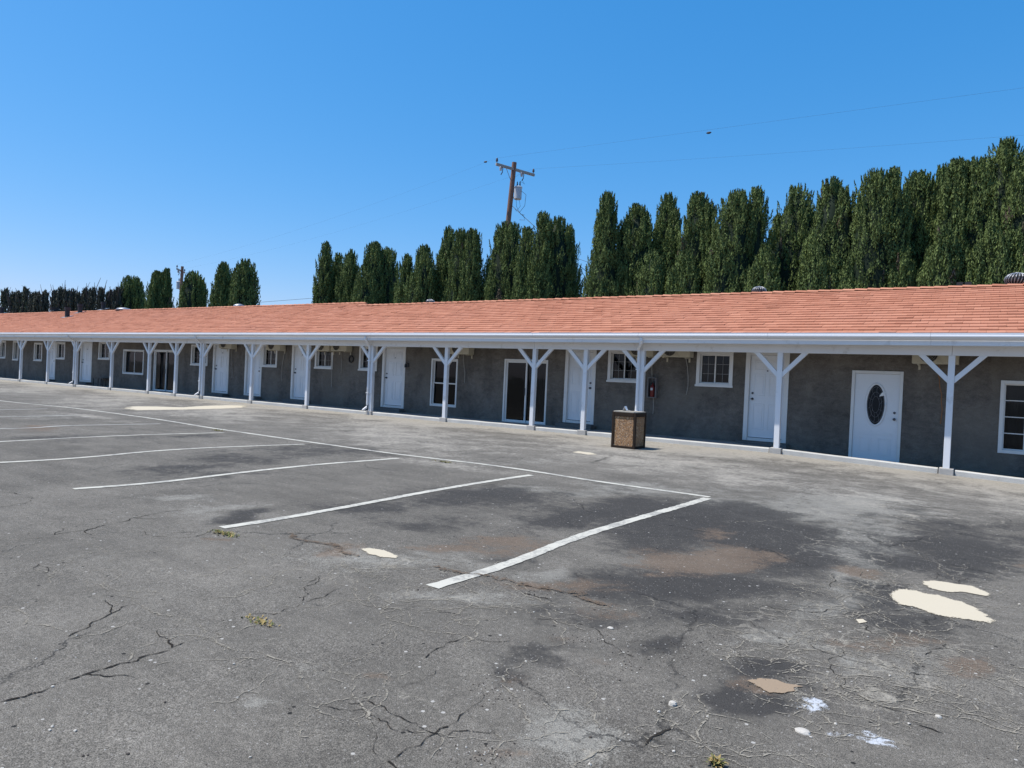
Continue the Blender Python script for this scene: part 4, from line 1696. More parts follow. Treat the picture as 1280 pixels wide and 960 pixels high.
mb.add([(c[0] - .03, c[1] - .064, c[2] + .17), (c[0] + .03, c[1] - .064, c[2] + .17), (c[0] + .03, c[1] - .064, c[2] + .235), (c[0] - .03, c[1] - .064, c[2] + .235)], [(0, 1, 2, 3)])
mb.build('tag', M['steel'], t)

# small wall lamp beside a door, coil of hose left of the same post
p = A(510.5, 457, YW)
t = thing('wall_lamp', (p.x, YW, p.z - .1), 'small black wall lamp right of the white door beside the tall window', 'lamp')
mb = MB()
mb.box(p.x - .04, p.x + .04, YW - .022, YW - .002, p.z - .06, p.z + .08)
mb.build('back_plate', M['black'], t, bevel=.004)
mb = MB()
mb.tube([(p.x, YW - .02, p.z + .06), (p.x, YW - .1, p.z + .1), (p.x, YW - .13, p.z + .07)], .012, 8)
mb.build('arm', M['black'], t)
mb = MB()
mb.lathe((p.x, YW - .13, p.z - .09), [(.02, .02), (.045, .03), (.04, .12), (.015, .15)], 10)
mb.build('lantern', M['black'], t)
p = A(440.5, 449, YW)
mb = MB()
for k in range(5):
    r = .10 + .006 * (k % 3)
    mb.tube([(p.x + r * math.cos(a), YW - .03 - .012 * k, p.z + r * 1.15 * math.sin(a)) for a in np.linspace(0, 2 * math.pi, 21)], .009, 6)
mb.box(p.x - .02, p.x + .02, YW - .1, YW - .003, p.z + .09, p.z + .11)
solo(mb, 'cable_coil', M['black'], 'coil of black cable hung on the wall right of the paired air conditioners', 'cable')

# low bench
p0, p1 = A(120, 478, YW - .3), A(133, 478, YW - .3)
g = .04
t = thing('bench', ((p0.x + p1.x) / 2, YW - .25, g), 'low black metal bench against the wall at the far left', 'bench')
mb = MB()
for k in range(5):
    mb.box(p0.x, p1.x, YW - .48 + k * .09, YW - .41 + k * .09, .46, .485)
mb.build('seat', M['black'], t)
for xx in (p0.x + .05, (p0.x + p1.x) / 2, p1.x - .05):
    for yy in (YW - .45, YW - .08):
        mb = MB()
        mb.tube([(xx, yy, g), (xx, yy, .459)], .02, 8)
        mb.build('leg', M['black'], t)
mb = MB()
mb.tube([(p0.x + .05, YW - .45, .2), (p1.x - .05, YW - .45, .2)], .014, 8)
mb.build('stretcher', M['black'], t)

# ------------------------------------------------------------------ trash bin
bx0, by0, bw, bh = -6.87, 13.82, .56, .775
t = thing('trash_bin', (bx0 + bw / 2, by0 + bw / 2, 0), 'square brown trash bin with pebble panels standing on the lot before the porch', 'trash bin')
bg = gz(-6.6, 14)
mb = MB()
pw = .055
for xx in (bx0, bx0 + bw - pw):
    for yy in (by0, by0 + bw - pw):
        mb.box(xx, xx + pw, yy, yy + pw, bg, bh)
mb.box(bx0 + pw, bx0 + bw - pw, by0, by0 + .05, bg, bg + .05)
mb.box(bx0 + pw, bx0 + bw - pw, by0, by0 + .05, bh - .09, bh - .001)
mb.box(bx0 + pw, bx0 + bw - pw, by0 + bw - .05, by0 + bw, bg, bg + .05)
mb.box(bx0 + pw, bx0 + bw - pw, by0 + bw - .05, by0 + bw, bh - .09, bh - .001)
for xx in (bx0, bx0 + bw - .05):
    mb.box(xx, xx + .05, by0 + pw, by0 + bw - pw, bg, bg + .05)
    mb.box(xx, xx + .05, by0 + pw, by0 + bw - pw, bh - .09, bh - .001)
mb.build('frame', M['binwood'], t, bevel=.007)
for (a, b, c, d) in ((bx0 + pw, bx0 + bw - pw, by0 + .018, by0 + .045), (bx0 + pw, bx0 + bw - pw, by0 + bw - .045, by0 + bw - .018),
                     (bx0 + .018, bx0 + .045, by0 + pw, by0 + bw - pw), (bx0 + bw - .045, bx0 + bw - .018, by0 + pw, by0 + bw - pw)):
    mb = MB()
    mb.box(a + .001, b - .001, c + .001, d - .001, bg + .051, bh - .091)
    mb.build('panel', M['agg'], t)
mb = MB()
sash_z = bh
R_ = .17
n = 32
vs, fs = [], []
cx_, cy_ = bx0 + bw / 2, by0 + bw / 2
hb = bw / 2 - .006
for k in range(n):
    a = 2 * math.pi * k / n + math.pi / n
    c_, s_ = math.cos(a), math.sin(a)
    q = hb / max(abs(c_), abs(s_))
    vs += [(cx_ + q * c_, cy_ + q * s_, bh + .002), (cx_ + q * c_, cy_ + q * s_, bh + .022), (cx_ + R_ * c_, cy_ + R_ * s_, bh + .03), (cx_ + R_ * c_, cy_ + R_ * s_, bh - .25)]
for k in range(n):
    a, b = 4 * k, 4 * ((k + 1) % n)
    fs += [(a, b, b + 1, a + 1), (a + 1, b + 1, b + 2, a + 2), (a + 2, b + 2, b + 3, a + 3)]
mb.add(vs, fs)
mb.build('lid', M['binrim'], t)
mb = MB()
mb.box(bx0 + .06, bx0 + bw - .06, by0 + .06, by0 + bw - .06, bg + .02, bh - .26)
mb.build('liner', M['black'], t)
rng = random.Random(4)
mb = MB()
pc = Vector((bx0 + .28, by0 + .14, bh + .028))
gp = [[pc + Vector((-.08 + .04 * i + rng.uniform(-.006, .006), -.04 + .03 * j + rng.uniform(-.006, .006), (.09 if i == 1 else .004) + rng.uniform(0, .022))) for j in range(4)] for i in range(5)]
vs = [p for r in gp for p in r]
mb.add(vs, [(4 * i + j, 4 * i + 4 + j, 4 * i + 5 + j, 4 * i + 1 + j) for i in range(4) for j in range(3)])
o = solo(mb, 'crumpled_paper', M['paper'], 'crumpled white paper on top of the brown trash bin', 'paper')
sm_ = o.modifiers.new('thick', 'SOLIDIFY')
sm_.thickness = .002

# ------------------------------------------------------------------ trees
def make_crown(h, r, seed, tips, zlo, taper=3.0, nplume=200, per=64, dead_frac=.004, bulge=0.0, leafsc=1.0, thin=0.0):
    g = np.random.default_rng(seed)
    # lobes: each leader is a column of its own inside the crown
    lob = []
    for (dx, hh, rr) in tips:
        lob.append((dx * r, g.uniform(-.25, .25) * r, hh * h, rr * r))
    bases, axes, Ls, Rs, tnt, ded = [], [], [], [], [], []
    tot = sum(l[2] * l[3] for l in lob)
    for (lx, ly, lh, lr) in lob:
        nb = max(8, int(2 * math.pi * lr * (lh - zlo * .6) / .55))
        bz, bp = g.uniform(zlo * .6, lh, nb), g.uniform(0, 2 * math.pi, nb)
        n = int(nplume * lh * lr / tot)
        for k in range(n):
            tz = 1 - (1 - zlo / lh) * g.random() ** .9 if g.random() < .72 else g.uniform(.06, 1)
            tz = min(tz, .985)
            ph0 = g.uniform(0, 2 * math.pi)
            prof = (1 - tz ** taper) ** .7 * (.93 + .07 * math.sin(tz * 11 + seed + 3 * math.cos(ph0))) + bulge * math.exp(-((tz - .35) / .2) ** 2)
            ph = ph0
            dd_ = np.sqrt(((tz * lh - bz) * .62) ** 2 + (lr * (np.abs((ph - bp + math.pi) % (2 * math.pi) - math.pi))) ** 2).min()
            bil = math.exp(-(dd_ / .34) ** 2)
            rad = lr * prof * (.76 + .30 * bil) * (1.0 - .14 * g.random() ** 1.5)
            z = tz * lh
            L = g.uniform(.4, .85) * (1.0 + .5 * tz)
            L = min(L, max(.5, lh - z + .35)) if z + L > lh + .2 else L
            bases.append((lx + rad * math.cos(ph), ly + rad * math.sin(ph), z - L * .35))
            ax = np.array([math.cos(ph) * g.uniform(.02, .28), math.sin(ph) * g.uniform(.02, .28), 1.0])
            axes.append(ax / np.linalg.norm(ax))
            Ls.append(L)
            Rs.append((g.uniform(.09, .17) if g.random() < .7 else g.uniform(.17, .28)) * (1 - .5 * tz ** 4))
            tnt.append(np.clip(g.normal(.25 + .35 * bil, .18), 0, 1))  # crests lighter, crevices darker: highlight and shade put into the leaf tint
            ded.append(1.0 if g.random() < dead_frac else 0.0)
        # the leader's own spire
        for k in range(18):
            ph = g.uniform(0, 2 * math.pi)
            tz = g.uniform(.74, .985)
            q = lr * (1 - tz ** taper) ** .75 * g.uniform(.3, .95)
            L = g.uniform(.6, 1.0)
            bases.append((lx + q * math.cos(ph), ly + q * math.sin(ph), min(tz * lh, lh - L * .75)))
            axes.append(np.array([g.normal(0, .06), g.normal(0, .06), 1.0]))
            Ls.append(L)
            Rs.append(.085)
            tnt.append(.5)
            ded.append(0.)
        for k in range(3):
            bases.append((lx + g.normal(0, .07), ly + g.normal(0, .07), lh - 1.2 + .12 * k))
            axes.append(np.array([g.normal(0, .05), g.normal(0, .05), 1.0]))
            Ls.append(1.25 - .1 * k)
            Rs.append(.10)
            tnt.append(.5)
            ded.append(0.)
    B = np.array(bases)
    AX = np.array(axes)
    Ls, Rs, tnt, ded = map(np.array, (Ls, Rs, tnt, ded))
    N = len(B) * per
    pi_ = np.repeat(np.arange(len(B)), per)
    s = g.random(N) ** .9
    a = g.uniform(0, 2 * np.pi, N)
    prof = np.sin(np.pi * np.clip(s * .88 + .12, 0, 1) ** .75) ** .8
    rad = Rs[pi_] * prof * g.uniform(.55, 1.1, N)
    rv = np.stack([np.cos(a), np.sin(a), np.zeros(N)], -1)
    pos = B[pi_] + AX[pi_] * (s * Ls[pi_])[:, None] + rv * rad[:, None]
    d = AX[pi_] * .9 + rv * (.38 - .85 * s + g.normal(0, .22, N))[:, None] + g.normal(0, .22, (N, 3))
    d /= np.linalg.norm(d, axis=1)[:, None]
    tn = np.cross(d, rv + g.normal(0, .3, (N, 3)))
    tn /= np.linalg.norm(tn, axis=1)[:, None] + 1e-9
    ln = g.uniform(.12, .25, N) * leafsc
    wd = g.uniform(.02, .036, N) * leafsc
    b0 = pos - d * (ln * .35)[:, None]
    q = np.stack([b0, pos + tn * wd[:, None], pos + d * (ln * .65)[:, None], pos - tn * wd[:, None]], 1)
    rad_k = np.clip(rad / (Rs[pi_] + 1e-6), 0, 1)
    if thin:
        keep = g.random(N) > thin
        q, pi_, s, rad_k = q[keep], pi_[keep], s[keep], rad_k[keep]
    F = np.arange(len(q) * 4).reshape(-1, 4)
    tt = np.clip(tnt[pi_] * .6 + (rad_k - .45) * .6 + s * .15 + g.normal(0, .12, len(q)), 0, 1)  # outer leaves and tips lighter, inner ones darker: painted light and shade
    return q.reshape(-1, 3), F, tt, ded[pi_], lob


def build_tree(name, label, x, y, h, r, seed, tips, group, zlo=3.5, cat='tree', **kw):
    t = thing(name, (x, y, 0), label, cat, group)
    co, F, tt, dd, lob = make_crown(h, r, seed, tips, zlo, **kw)
    me = fast_mesh('crown', co, F, None, {'tint': tt, 'dead': dd})
    me.materials.append(M['leaf'])
    o = bpy.data.objects.new('crown', me)
    COL.objects.link(o)
    o.parent = t
    # added core closing the column and blocking light; inner shade in its near-black colour
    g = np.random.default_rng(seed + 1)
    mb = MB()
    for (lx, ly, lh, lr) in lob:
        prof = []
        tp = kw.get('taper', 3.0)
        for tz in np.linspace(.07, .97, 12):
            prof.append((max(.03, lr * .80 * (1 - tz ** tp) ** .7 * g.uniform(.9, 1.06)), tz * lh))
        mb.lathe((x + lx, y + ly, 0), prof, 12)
    mb.build('shade_core', M['leafcore'], o, smooth=True)
    mb = MB()
    mb.tube([(x, y, -.1), (x + .02, y, .6), (x, y, h * .5), (x, y, h * .8)], [.2, .15, .09, .03], 10)
    mb.build('trunk', M['bark'], t)
    return t


MID = 'cypress trees in the middle row behind the roof'
RGT = 'cypress trees in the tall right row behind the roof'
LFT = 'cypress trees at the left end behind the roof'
# u centre, v top, half width px, tips [(dx, height, radius)], options, label
TREES = [
    (406, 306, 12, [(0, 1, .75), (-.3, .88, .6)], dict(taper=2.2), MID, 'very slim cypress with a thin spike, leftmost of the middle row'),
    (421, 320, 10, [(0, 1, .9)], dict(taper=3), MID, 'narrow short cypress beside the leftmost spiked one'),
    (437, 314, 15, [(-.35, .96, .7), (.25, 1, .8)], dict(taper=4), MID, 'round shouldered twin topped cypress above the roof step'),
    (466, 306, 17, [(.1, 1, .85), (-.55, .75, .6)], dict(taper=3.4), MID, 'blunt tall cypress just right of the roof step'),
    (487, 314, 17, [(.1, 1, .8), (-.4, .93, .65)], dict(taper=4.5), MID, 'broad rounded cypress with a small tuft on top in the middle row'),
    (508, 322, 11, [(0, 1, .95)], dict(taper=2.6), MID, 'lowest lighter green cypress of the middle row'),
    (528, 310, 16, [(0, 1, .8), (-.5, .62, .6), (.5, .95, .55)], dict(taper=4), MID, 'cypress with a sloping left shoulder, left of the low round roof vent'),
    (560, 287, 17, [(0, 1, .8), (-.35, .9, .65)], dict(taper=2.6), MID, 'tall pointed cypress just above the small roof turbine'),
    (578, 291, 15, [(0, 1, .9)], dict(taper=3), MID, 'cypress with yellowish lit foliage, middle of a group of three'),
    (593, 291, 12, [(0, 1, .9)], dict(taper=4), MID, 'dark narrow cypress right of the yellowish one'),
    (629, 281, 24, [(.0, 1, .6), (-.45, .86, .55), (.5, 1.0, .45)], dict(taper=3), MID, 'wide cypress directly below the utility pole'),
    (657, 288, 11, [(0, 1, .9)], dict(taper=3), MID, 'slim cypress squeezed right of the utility pole'),
    (678, 269, 15, [(0, 1, .85), (.4, .96, .5)], dict(taper=2.2), MID, 'sharp tipped tallest cypress of the middle row'),
    (701, 277, 21, [(0, 1, .7), (.35, .97, .6), (-.4, .93, .5)], dict(taper=6), MID, 'blocky flat topped cypress ending the middle row on the right'),
    (760, 246, 20, [(.15, 1, .7), (-.55, .72, .6)], dict(taper=2.4, bulge=.1), RGT, 'spire shaped cypress with a low left bulge, leftmost of the tall right row'),
    (795, 259, 22, [(0, 1, .75), (.35, .97, .55), (-.3, .95, .5)], dict(taper=4.5), RGT, 'rounded cypress second from the left in the tall right row'),
    (836, 246, 20, [(-.1, 1, .65), (.45, .93, .5), (0, .6, .95)], dict(taper=2.4), RGT, 'thin pointed cypress with a side leader in the right row'),
    (873, 245, 24, [(-.05, 1, .75), (.45, .96, .5), (-.3, .6, .8)], dict(taper=3, dead_frac=.10), RGT, 'cypress with a brown dead patch on its right side'),
    (930, 235, 28, [(-.35, .97, .6), (.35, 1, .6), (-.1, .62, .95)], dict(taper=4), RGT, 'double topped broad cypress left of a gap of sky in the right row'),
    (994, 237, 28, [(.05, 1, .75), (-.45, .9, .5), (.4, .93, .5), (0, .5, 1)], dict(taper=4.2), RGT, 'domed cypress just right of the ridge turbine'),
    (1048, 229, 25, [(-.3, 1, .55), (.3, .97, .6), (0, .55, 1)], dict(taper=4, dead_frac=.03), RGT, 'cypress with two rounded heads and dry twigs at its foot'),
    (1099, 212, 29, [(-.1, .98, .7), (.45, 1, .5), (-.2, .6, .9)], dict(taper=4), RGT, 'very tall cypress left of the narrow gap in the right row'),
    (1156, 209, 30, [(-.25, .97, .65), (.45, 1, .55), (0, .6, .95)], dict(taper=3.4), RGT, 'very tall cypress right of the narrow gap in the right row'),
    (1196, 206, 24, [(0, 1, .7), (.2, .6, 1)], dict(taper=2.6), RGT, 'cypress with a single pointed head crowded between broader neighbours'),
    (1224, 200, 28, [(0, 1, .75), (-.4, .92, .55), (0, .55, 1)], dict(taper=4), RGT, 'crowded bushy cypress above the small double vent on the ridge'),
    (1258, 183, 30, [(0, 1, .55), (.4, .96, .6), (-.4, .9, .6), (0, .55, 1)], dict(taper=2.8, dead_frac=.04), RGT, 'tallest cypress with curled tip near the right edge of the picture'),
    (1300, 192, 34, [(0, 1, .7), (-.4, .95, .6), (0, .55, 1)], dict(taper=4, dead_frac=.08), RGT, 'cypress with brownish foliage cut by the right edge of the picture'),
    (1370, 185, 40, [(0, 1, .8), (-.4, .9, .6)], dict(taper=4), RGT, 'cypress standing just outside the right edge'),
    (165, 348, 17, [(0, 1, .75), (.3, .98, .65), (-.4, .85, .5)], dict(taper=7), LFT, 'blunt round cypress beside the dead hedge trees'),
    (196, 342, 10, [(0, 1, .9)], dict(taper=4), LFT, 'left one of the two joined slim cypresses'),
    (209, 339, 8, [(0, 1, .9)], dict(taper=3), LFT, 'right one of the two joined slim cypresses, by the far pole'),
    (245, 343, 17, [(0, 1, .75), (.3, .97, .6), (-.45, .85, .5)], dict(taper=6), LFT, 'wide cypress right of the far utility pole'),
    (277, 331, 14, [(0, 1, .85)], dict(taper=3.2), LFT, 'cypress with a rounded point between two flat topped ones'),
    (307, 328, 17, [(0, 1, .7), (.35, .98, .6), (-.35, .97, .6)], dict(taper=8), LFT, 'flat topped cypress at the right end of the left group'),
]
for i, (u, v, hw, tips, kw, grp, lab) in enumerate(TREES):
    rr = random.Random(i * 13 + 1)
    Y = YT + rr.uniform(-.5, .6) + (1.0 if (i % 3 == 1) else 0)
    p = A(u, v, Y)
    s = pxm(p)
    r = hw / s * (1.46 if grp == RGT else 1.42 if grp == MID else 1.16)
    zlo = 4.6 if grp != LFT else 4.2
    area = r * (p.z - zlo)
    npl = int(max(170, min(760, 92 * area + 90)))
    if u > 1340:
        npl = 120
    main = tips[0]
    tips = [(main[0] * .55, main[1], .98 if len(tips) == 1 else .9)] + [(a * .95, b * .985, .55) for a, b, c in tips[1:] if b > .8]
    kw['taper'] = min(max(kw['taper'], 2.6), 5.5) if grp != LFT else kw['taper']
    if grp == RGT:
        tips.append((0, .66, 1.02))
    elif grp == MID:
        tips.append((0, .85, 1.02))
    build_tree('cypress_tree', lab, p.x, Y, p.z, r, 40 + i, tips, grp, zlo=zlo, nplume=npl, per=110 if grp != LFT else 56, leafsc=.62 if grp != LFT else .9, **kw)

# lower dense growth between the columns of the right row
LOW = [(815, 318, 22), (855, 318, 26), (905, 305, 26), (955, 312, 24), (1020, 312, 22), (1075, 305, 24), (1128, 320, 20), (1180, 290, 30), (1240, 285, 30)]
LOWL = ['young cypress filling the gap below the thin pointed tree', 'bright green young cypress in front of the tree with the dead patch', 'young cypress in front of the double topped tree',
        'young cypress standing over the left ridge turbine', 'low cypress between the domed tree and the two headed tree', 'low cypress between the two headed tree and the very tall one',
        'low dark cypress at the bottom of the narrow gap', 'lower bushy cypress in front of the crowded trees', 'lower light green cypress in front of the tallest tree']
for i, ((u, v, hw), lab) in enumerate(zip(LOW, LOWL)):
    Y = YT - .9
    p = A(u, v, Y)
    r = hw / pxm(p)
    build_tree('cypress_tree', lab, p.x, Y, p.z, r, 200 + i, [(0, 1, .8), (-.4, .9, .6), (.4, .93, .6)], 'young cypress trees in front of the tall right row', zlo=4.2, nplume=220, per=105, taper=3, leafsc=.62)

# withered, clipped trees at the far left
WH = [(-6, 372, 5), (7, 363, 6, 1), (16, 368, 6), (25, 367, 6), (32, 361, 6, 1), (41, 368, 6), (49, 368, 6), (56, 366, 5), (69, 366, 5), (76, 362, 5), (83, 364, 5), (92, 365, 5), (99, 368, 4), (107, 363, 5), (115, 363, 5), (126, 363, 6), (137, 366, 5), (146, 363, 6)]
for i, w in enumerate(WH):
    u, v, hw = w[:3]
    green = len(w) > 3
    Y = YT
    p = A(u, v, Y)
    r = hw / pxm(p) * 1.05
    lab = ('%s withered tree in the far left row, %s' % (
        ['farthest', 'greyish bushy', 'dark clipped', 'second dark clipped', 'green sprouting', 'dark square', 'ragged', 'bare sided', 'thin lone', 'upright tufted', 'leaning tufted', 'narrow brown', 'nearly bare', 'purple brown', 'stubby', 'dense brown', 'open branched', 'last brown'][i],
        ['at the left edge', 'with pale top', 'right of the greyish one', 'left of the green sprouting one', 'with green tips', 'right of the green tips', 'left of the ragged gap', 'left of the sky gap', 'right of the sky gap', 'above the low roof vent', 'above the nearest pipe', 'behind the second pipe', 'with sky showing through', 'right of the nearly bare one', 'left of the third pipe', 'above the third pipe', 'with visible limbs', 'touching the green round cypress'][i]))
    t = thing('withered_tree', (p.x, Y, 0), lab, 'dead tree', 'withered clipped trees at the far left')
    g = np.random.default_rng(300 + i)
    co, F, tt, dd, lob = make_crown(p.z, r, 300 + i, [(0, 1, .7), (-.4, .97, .5), (.4, .96, .5)], 4.2, taper=14, nplume=70, per=26, leafsc=1.7, thin=.45, dead_frac=.35 if green else .02)
    me = fast_mesh('crown', co, F, None, {'tint': tt, 'dead': dd})
    me.materials.append(M['deadleaf'])
    o = bpy.data.objects.new('crown', me)
    COL.objects.link(o)
    o.parent = t
    mb = MB()
    mb.tube([(p.x, Y, -.1), (p.x, Y, 2.0), (p.x + g.normal(0, .1), Y, p.z * .9)], [.22, .17, .05], 8)
    mb.build('trunk', M['deadbark'], t)
    mb = MB()
    for k in range(14):
        a = g.uniform(0, 6.28)
        z = g.uniform(2.2, p.z * .85)
        q = Vector((p.x, Y, z))
        e = q + Vector((math.cos(a) * r * .8, math.sin(a) * r * .8, g.uniform(.7, 1.4)))
        e2 = e + Vector((g.normal(0, .15), g.normal(0, .15), g.uniform(.4, .9)))
        mb.tube([q, q.lerp(e, .5) + Vector((0, 0, -.1)), e, e2], [.06, .045, .03, .012], 5)
    if i in (8, 15, 7):
        e = Vector((p.x, Y, p.z * .9))
        mb.tube([e, e + Vector((-.5 if i != 15 else .5, 0, .6)), e + Vector((-1.3 if i != 15 else .8, .1, 1.6))], [.04, .03, .012], 5)
    mb.build('branches', M['deadbark'], t)

# ------------------------------------------------------------------ utility poles and wires
def utility_pole(P0, P1, lab, Y, arm=None, tside=1, scale=1.0):
    d = (P1 - P0).normalized()
    base = P0 - d * (P0.z / d.z)
    t = thing('utility_pole', base, lab, 'utility pole', 'wooden utility poles behind the motel')
    mb = MB()
    mb.tube([base - d * .3, base.lerp(P1, .5), P1], [.19 * scale, .16 * scale, .13 * scale], 14)
    mb.build('pole', M['polewood'], t, smooth=False)
    if arm:
        a, b = arm
        off = Vector((0, 0, 0))
        mb = MB()
        mb.bar(a, b, .11 * scale, .14 * scale)
        am = mb.build('crossarm', M['armwood'], t, bevel=.01)
        mb = MB()
        for f in (.3, .7):
            mb.bar(a.lerp(b, f) + Vector((-.09, 0, -.05)), P1 - d * .95 + Vector((-.14, 0, 0)), .03, .008)
        mb.build('arm_brace', M['vent'], t)
        ax = (b - a).normalized()
        for f in (.02, .97):
            q = a.lerp(b, f)
            mb = MB()
            mb.tube([q + Vector((0, 0, .07)), q + Vector((0, 0, .16))], .018, 8)
            mb.lathe(q + Vector((0, 0, .15)), [(.05, 0), (.075, .03), (.05, .05), (.07, .09), (.045, .12), (.05, .16), (.02, .2)], 12)
            mb.build('insulator', M['insdark'], t, smooth=True)
        for f in (.06, .60):
            q = a.lerp(b, f) + Vector((.12, 0, -.1))
            mb = MB()
            mb.bar(q + Vector((-.1, 0, .02)), q + Vector((.1, 0, -.05)), .05, .05)
            mb.tube([q + Vector((.05, 0, -.02)), q + Vector((.05, 0, -.10)), q + Vector((.05, 0, -.24))], [.06, .075, .06], 10)
            ct = mb.build('fuse_cutout', M['ceramic'], t)
            mb = MB()
            mb.tube([q + Vector((.09, 0, -.02)), q + Vector((.2, 0, -.15)), q + Vector((.17, 0, -.36)), q + Vector((.08, 0, -.48))], .026, 8)
            mb.build('fuse_tube', M['insdark'], ct)
    # transformer can
    q = P1 - d * 1.35
    c = q + Vector((tside * (.36 if tside > 0 else .62), .1, -.62)) * 1.0
    mb = MB()
    mb.lathe(c, [(.19, -.1), (.215, -.08), (.215, .52), (.235, .53), (.235, .57), (.2, .62), (.08, .66)], 20)
    tr = mb.build('transformer', M['transformer'], t, smooth=False)
    mb = MB()
    for k, o_ in enumerate((-.1, .08)):
        mb.lathe(c + Vector((o_, .05, .58)), [(.035, 0), (.05, .08), (.032, .12), (.045, .17), (.028, .22), (.035, .27), (.012, .34)], 10)
    mb.build('bushing', M['insdark'], tr, smooth=True)
    mb = MB()
    mb.bar(q + Vector((0, .0, -.25)), c + Vector((-tside * .18, 0, .37)), .06, .1)
    mb.bar(q + Vector((-.02, .0, -.60)), c + Vector((-tside * .18, 0, .02)), .06, .1)
    mb.build('hanger', M['vent'], tr)
    return t, c


Yp1 = 32.0
P0, P1 = A(634.5, 285, Yp1), A(643, 203, Yp1)
a1, b1 = A(620, 205, Yp1 - 1.05), A(668, 219, Yp1 + 1.15)
pole, tc = utility_pole(P0, P1, 'leaning brown utility pole with crossarm and grey transformer above the middle trees', Yp1, (a1, b1))
# leads from the cutouts to the transformer, and a hanging tangle below it
mb = MB()
q0 = a1.lerp(b1, .60) + Vector((.2, 0, -.5))
mb.tube([q0, q0 + Vector((.2, 0, -.3)), tc + Vector((.1, .05, .92))], .008, 5)
mb.tube([tc + Vector((.22, 0, .35)), tc + Vector((.55, 0, .1)), tc + Vector((.5, 0, -.5)), tc + Vector((.15, 0, -.85)), tc + Vector((.45, 0, -1.05)), tc + Vector((.55, 0, -1.3)), tc + Vector((.2, 0, -1.25))], .012, 5)
mb.tube([tc + Vector((.1, 0, -.1)), tc + Vector((.2, 0, -.5)), tc + Vector((-.05, 0, -.75)), tc + Vector((-.15, 0, -.6))], .010, 5)
mb.tube([tc + Vector((-.1, 0, -.1)), tc + Vector((-.05, 0, -.5)), tc + Vector((.25, 0, -.95)), tc + Vector((.5, 0, -1.0))], .010, 5)
mb.build('service_lead', M['wire'], pole)

Yp2 = 36.0
Q0, Q1 = A(225.5, 378, Yp2), A(228, 333, Yp2)
s2 = A(221, 336, Yp2 - .9)
e2 = A(231, 341, Yp2 + .9)
pole2, tc2 = utility_pole(Q0, Q1, 'small distant utility pole with transformer above the left cypress group', Yp2, (s2, e2), tside=-1, scale=.95)


def wire(pts, r, lab, sag=0.0, marker=None):
    P = []
    n = 24
    for a, b in zip(pts, pts[1:]):
        for i in range(n + 1):
            f = i / n
            q = a.lerp(b, f)
            q = q + Vector((0, 0, -sag * 4 * f * (1 - f)))
            P.append(q)
    mb = MB()
    mb.tube(P, r, 5)
    b = base_of(mb)
    b = P[0].copy()
    mb.v = [tuple(Vector(p) - b) for p in mb.v]
    o = mb.build('power_line', M['wire'])
    o.location = b
    tag(o, lab, 'power line', 'overhead power lines')
    if marker:
        mb = MB()
        for m_ in marker:
            mb.tube([m_ + Vector((-.12, 0, 0)), m_ + Vector((-.05, 0, 0)), m_ + Vector((.05, 0, 0)), m_ + Vector((.12, 0, 0))], [.01, .05, .05, .01], 8)
        mb.build('line_marker', M['wire'], o)
    return o


wa = a1.lerp(b1, .02) + Vector((0, 0, .34))
wb = a1.lerp(b1, .97) + Vector((0, 0, .34))
e_a = A(1285, 109, wa.y - .6)
e_b = A(1285, 164, wb.y)
wire([wa, e_a + (e_a - wa) * .6], .0024, 'upper thin wire running right from the crossarm with a small dark marker', marker=[A(886, 166, wa.y - .24)])
wire([wb, e_b + (e_b - wb) * .6], .0022, 'lower thin wire running right from the far end of the crossarm', sag=.15)
wire([wa, s2 + Vector((0, 0, .4))], .0018, 'near thin wire going left to the distant pole, dark marker near the crossarm', sag=.4, marker=[wa.lerp(s2 + Vector((0, 0, .4)), .022)])
wire([wb, e2 + Vector((0, 0, .4))], .0018, 'far thin wire running down left to the distant pole', sag=.5)
w0 = P1 - (P1 - P0).normalized() * 2.3
wire([w0, A(735, 341, Yp1 - 1.0), A(790, 372, Yp1 - 1.5)], .014, 'thicker service cable dropping right between the tree rows', sag=.05)
wire([A(310, 379, 33), A(400, 372, 33.2)], .012, 'low cable seen in the gap between the left and middle trees')
wire([A(718, 322, 34), A(742, 330, 34)], .010, 'short cable seen in the gap between the middle and right trees')

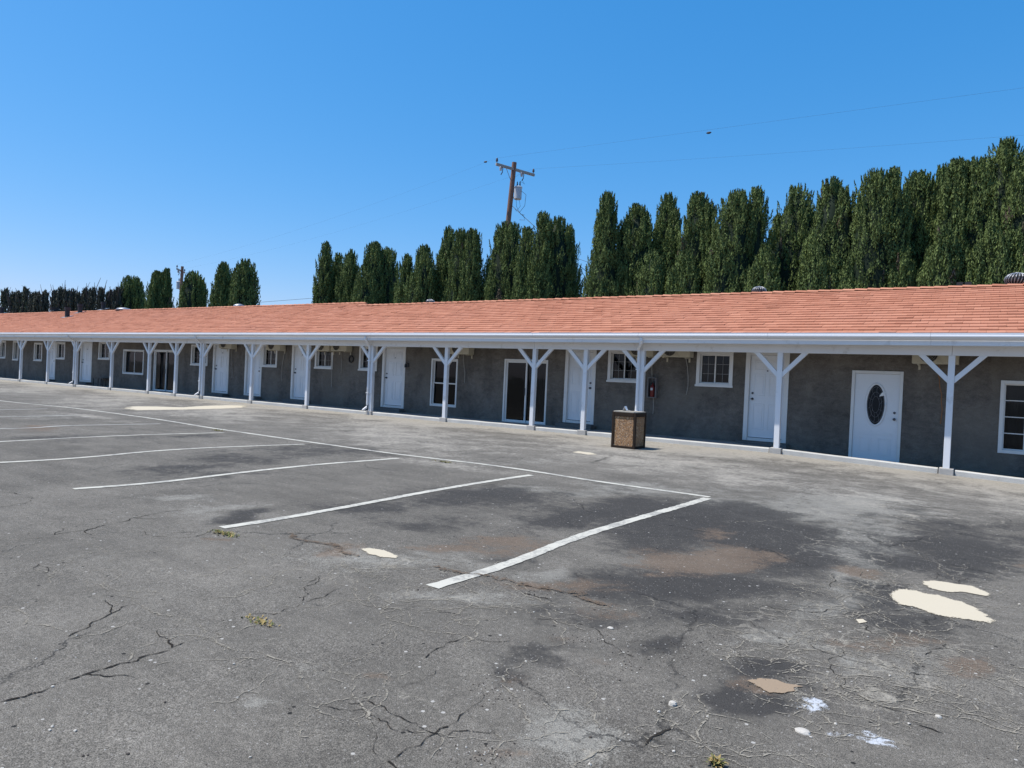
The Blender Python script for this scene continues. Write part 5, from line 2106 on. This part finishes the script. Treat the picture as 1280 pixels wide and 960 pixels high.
# ------------------------------------------------------------------ light
sun_vec = Vector((-.42, -.27, 1)).normalized()
el = math.asin(sun_vec.z)
az = math.atan2(sun_vec.x, sun_vec.y)
w = bpy.data.worlds.new('World')
SC.world = w
w.use_nodes = True
nt = w.node_tree
bg = nt.nodes['Background']
sky = nt.nodes.new('ShaderNodeTexSky')
sky.sky_type = 'NISHITA'
sky.sun_disc = False
sky.sun_elevation = el
sky.sun_rotation = az
sky.altitude = 0
sky.air_density = 1.0
sky.dust_density = .6
sky.ozone_density = 2.5
hs = nt.nodes.new('ShaderNodeHueSaturation')
hs.inputs['Saturation'].default_value = 1.35
nt.links.new(sky.outputs[0], hs.inputs['Color'])
sep = nt.nodes.new('ShaderNodeSeparateColor')
cmb = nt.nodes.new('ShaderNodeCombineColor')
nt.links.new(hs.outputs[0], sep.inputs[0])
for ch, (ga, ex) in enumerate(((.842, .914), (1.472, .617), (2.34, .53))):      # colour grade of the clear sky
    pw_ = nt.nodes.new('ShaderNodeMath')
    pw_.operation = 'POWER'
    pw_.inputs[1].default_value = ex
    ml_ = nt.nodes.new('ShaderNodeMath')
    ml_.operation = 'MULTIPLY'
    ml_.inputs[1].default_value = ga
    nt.links.new(sep.outputs[ch], pw_.inputs[0])
    nt.links.new(pw_.outputs[0], ml_.inputs[0])
    nt.links.new(ml_.outputs[0], cmb.inputs[ch])
nt.links.new(cmb.outputs[0], bg.inputs['Color'])
bg.inputs['Strength'].default_value = .12
sl = bpy.data.lights.new('sun', 'SUN')
sl.energy = 4.3
sl.angle = math.radians(.53)
sl.color = (1.0, .95, .87)
so = bpy.data.objects.new('sun', sl)
so.rotation_euler = sun_vec.to_track_quat('Z', 'Y').to_euler()
so.location = (0, 0, 30)
COL.objects.link(so)

SC.view_settings.view_transform = 'Standard'
SC.view_settings.look = 'None'
SC.view_settings.gamma = 1
SC.view_settings.exposure = .4
SC.view_settings.use_curve_mapping = False
SC.cycles.max_bounces = 8
SC.cycles.transparent_max_bounces = 12
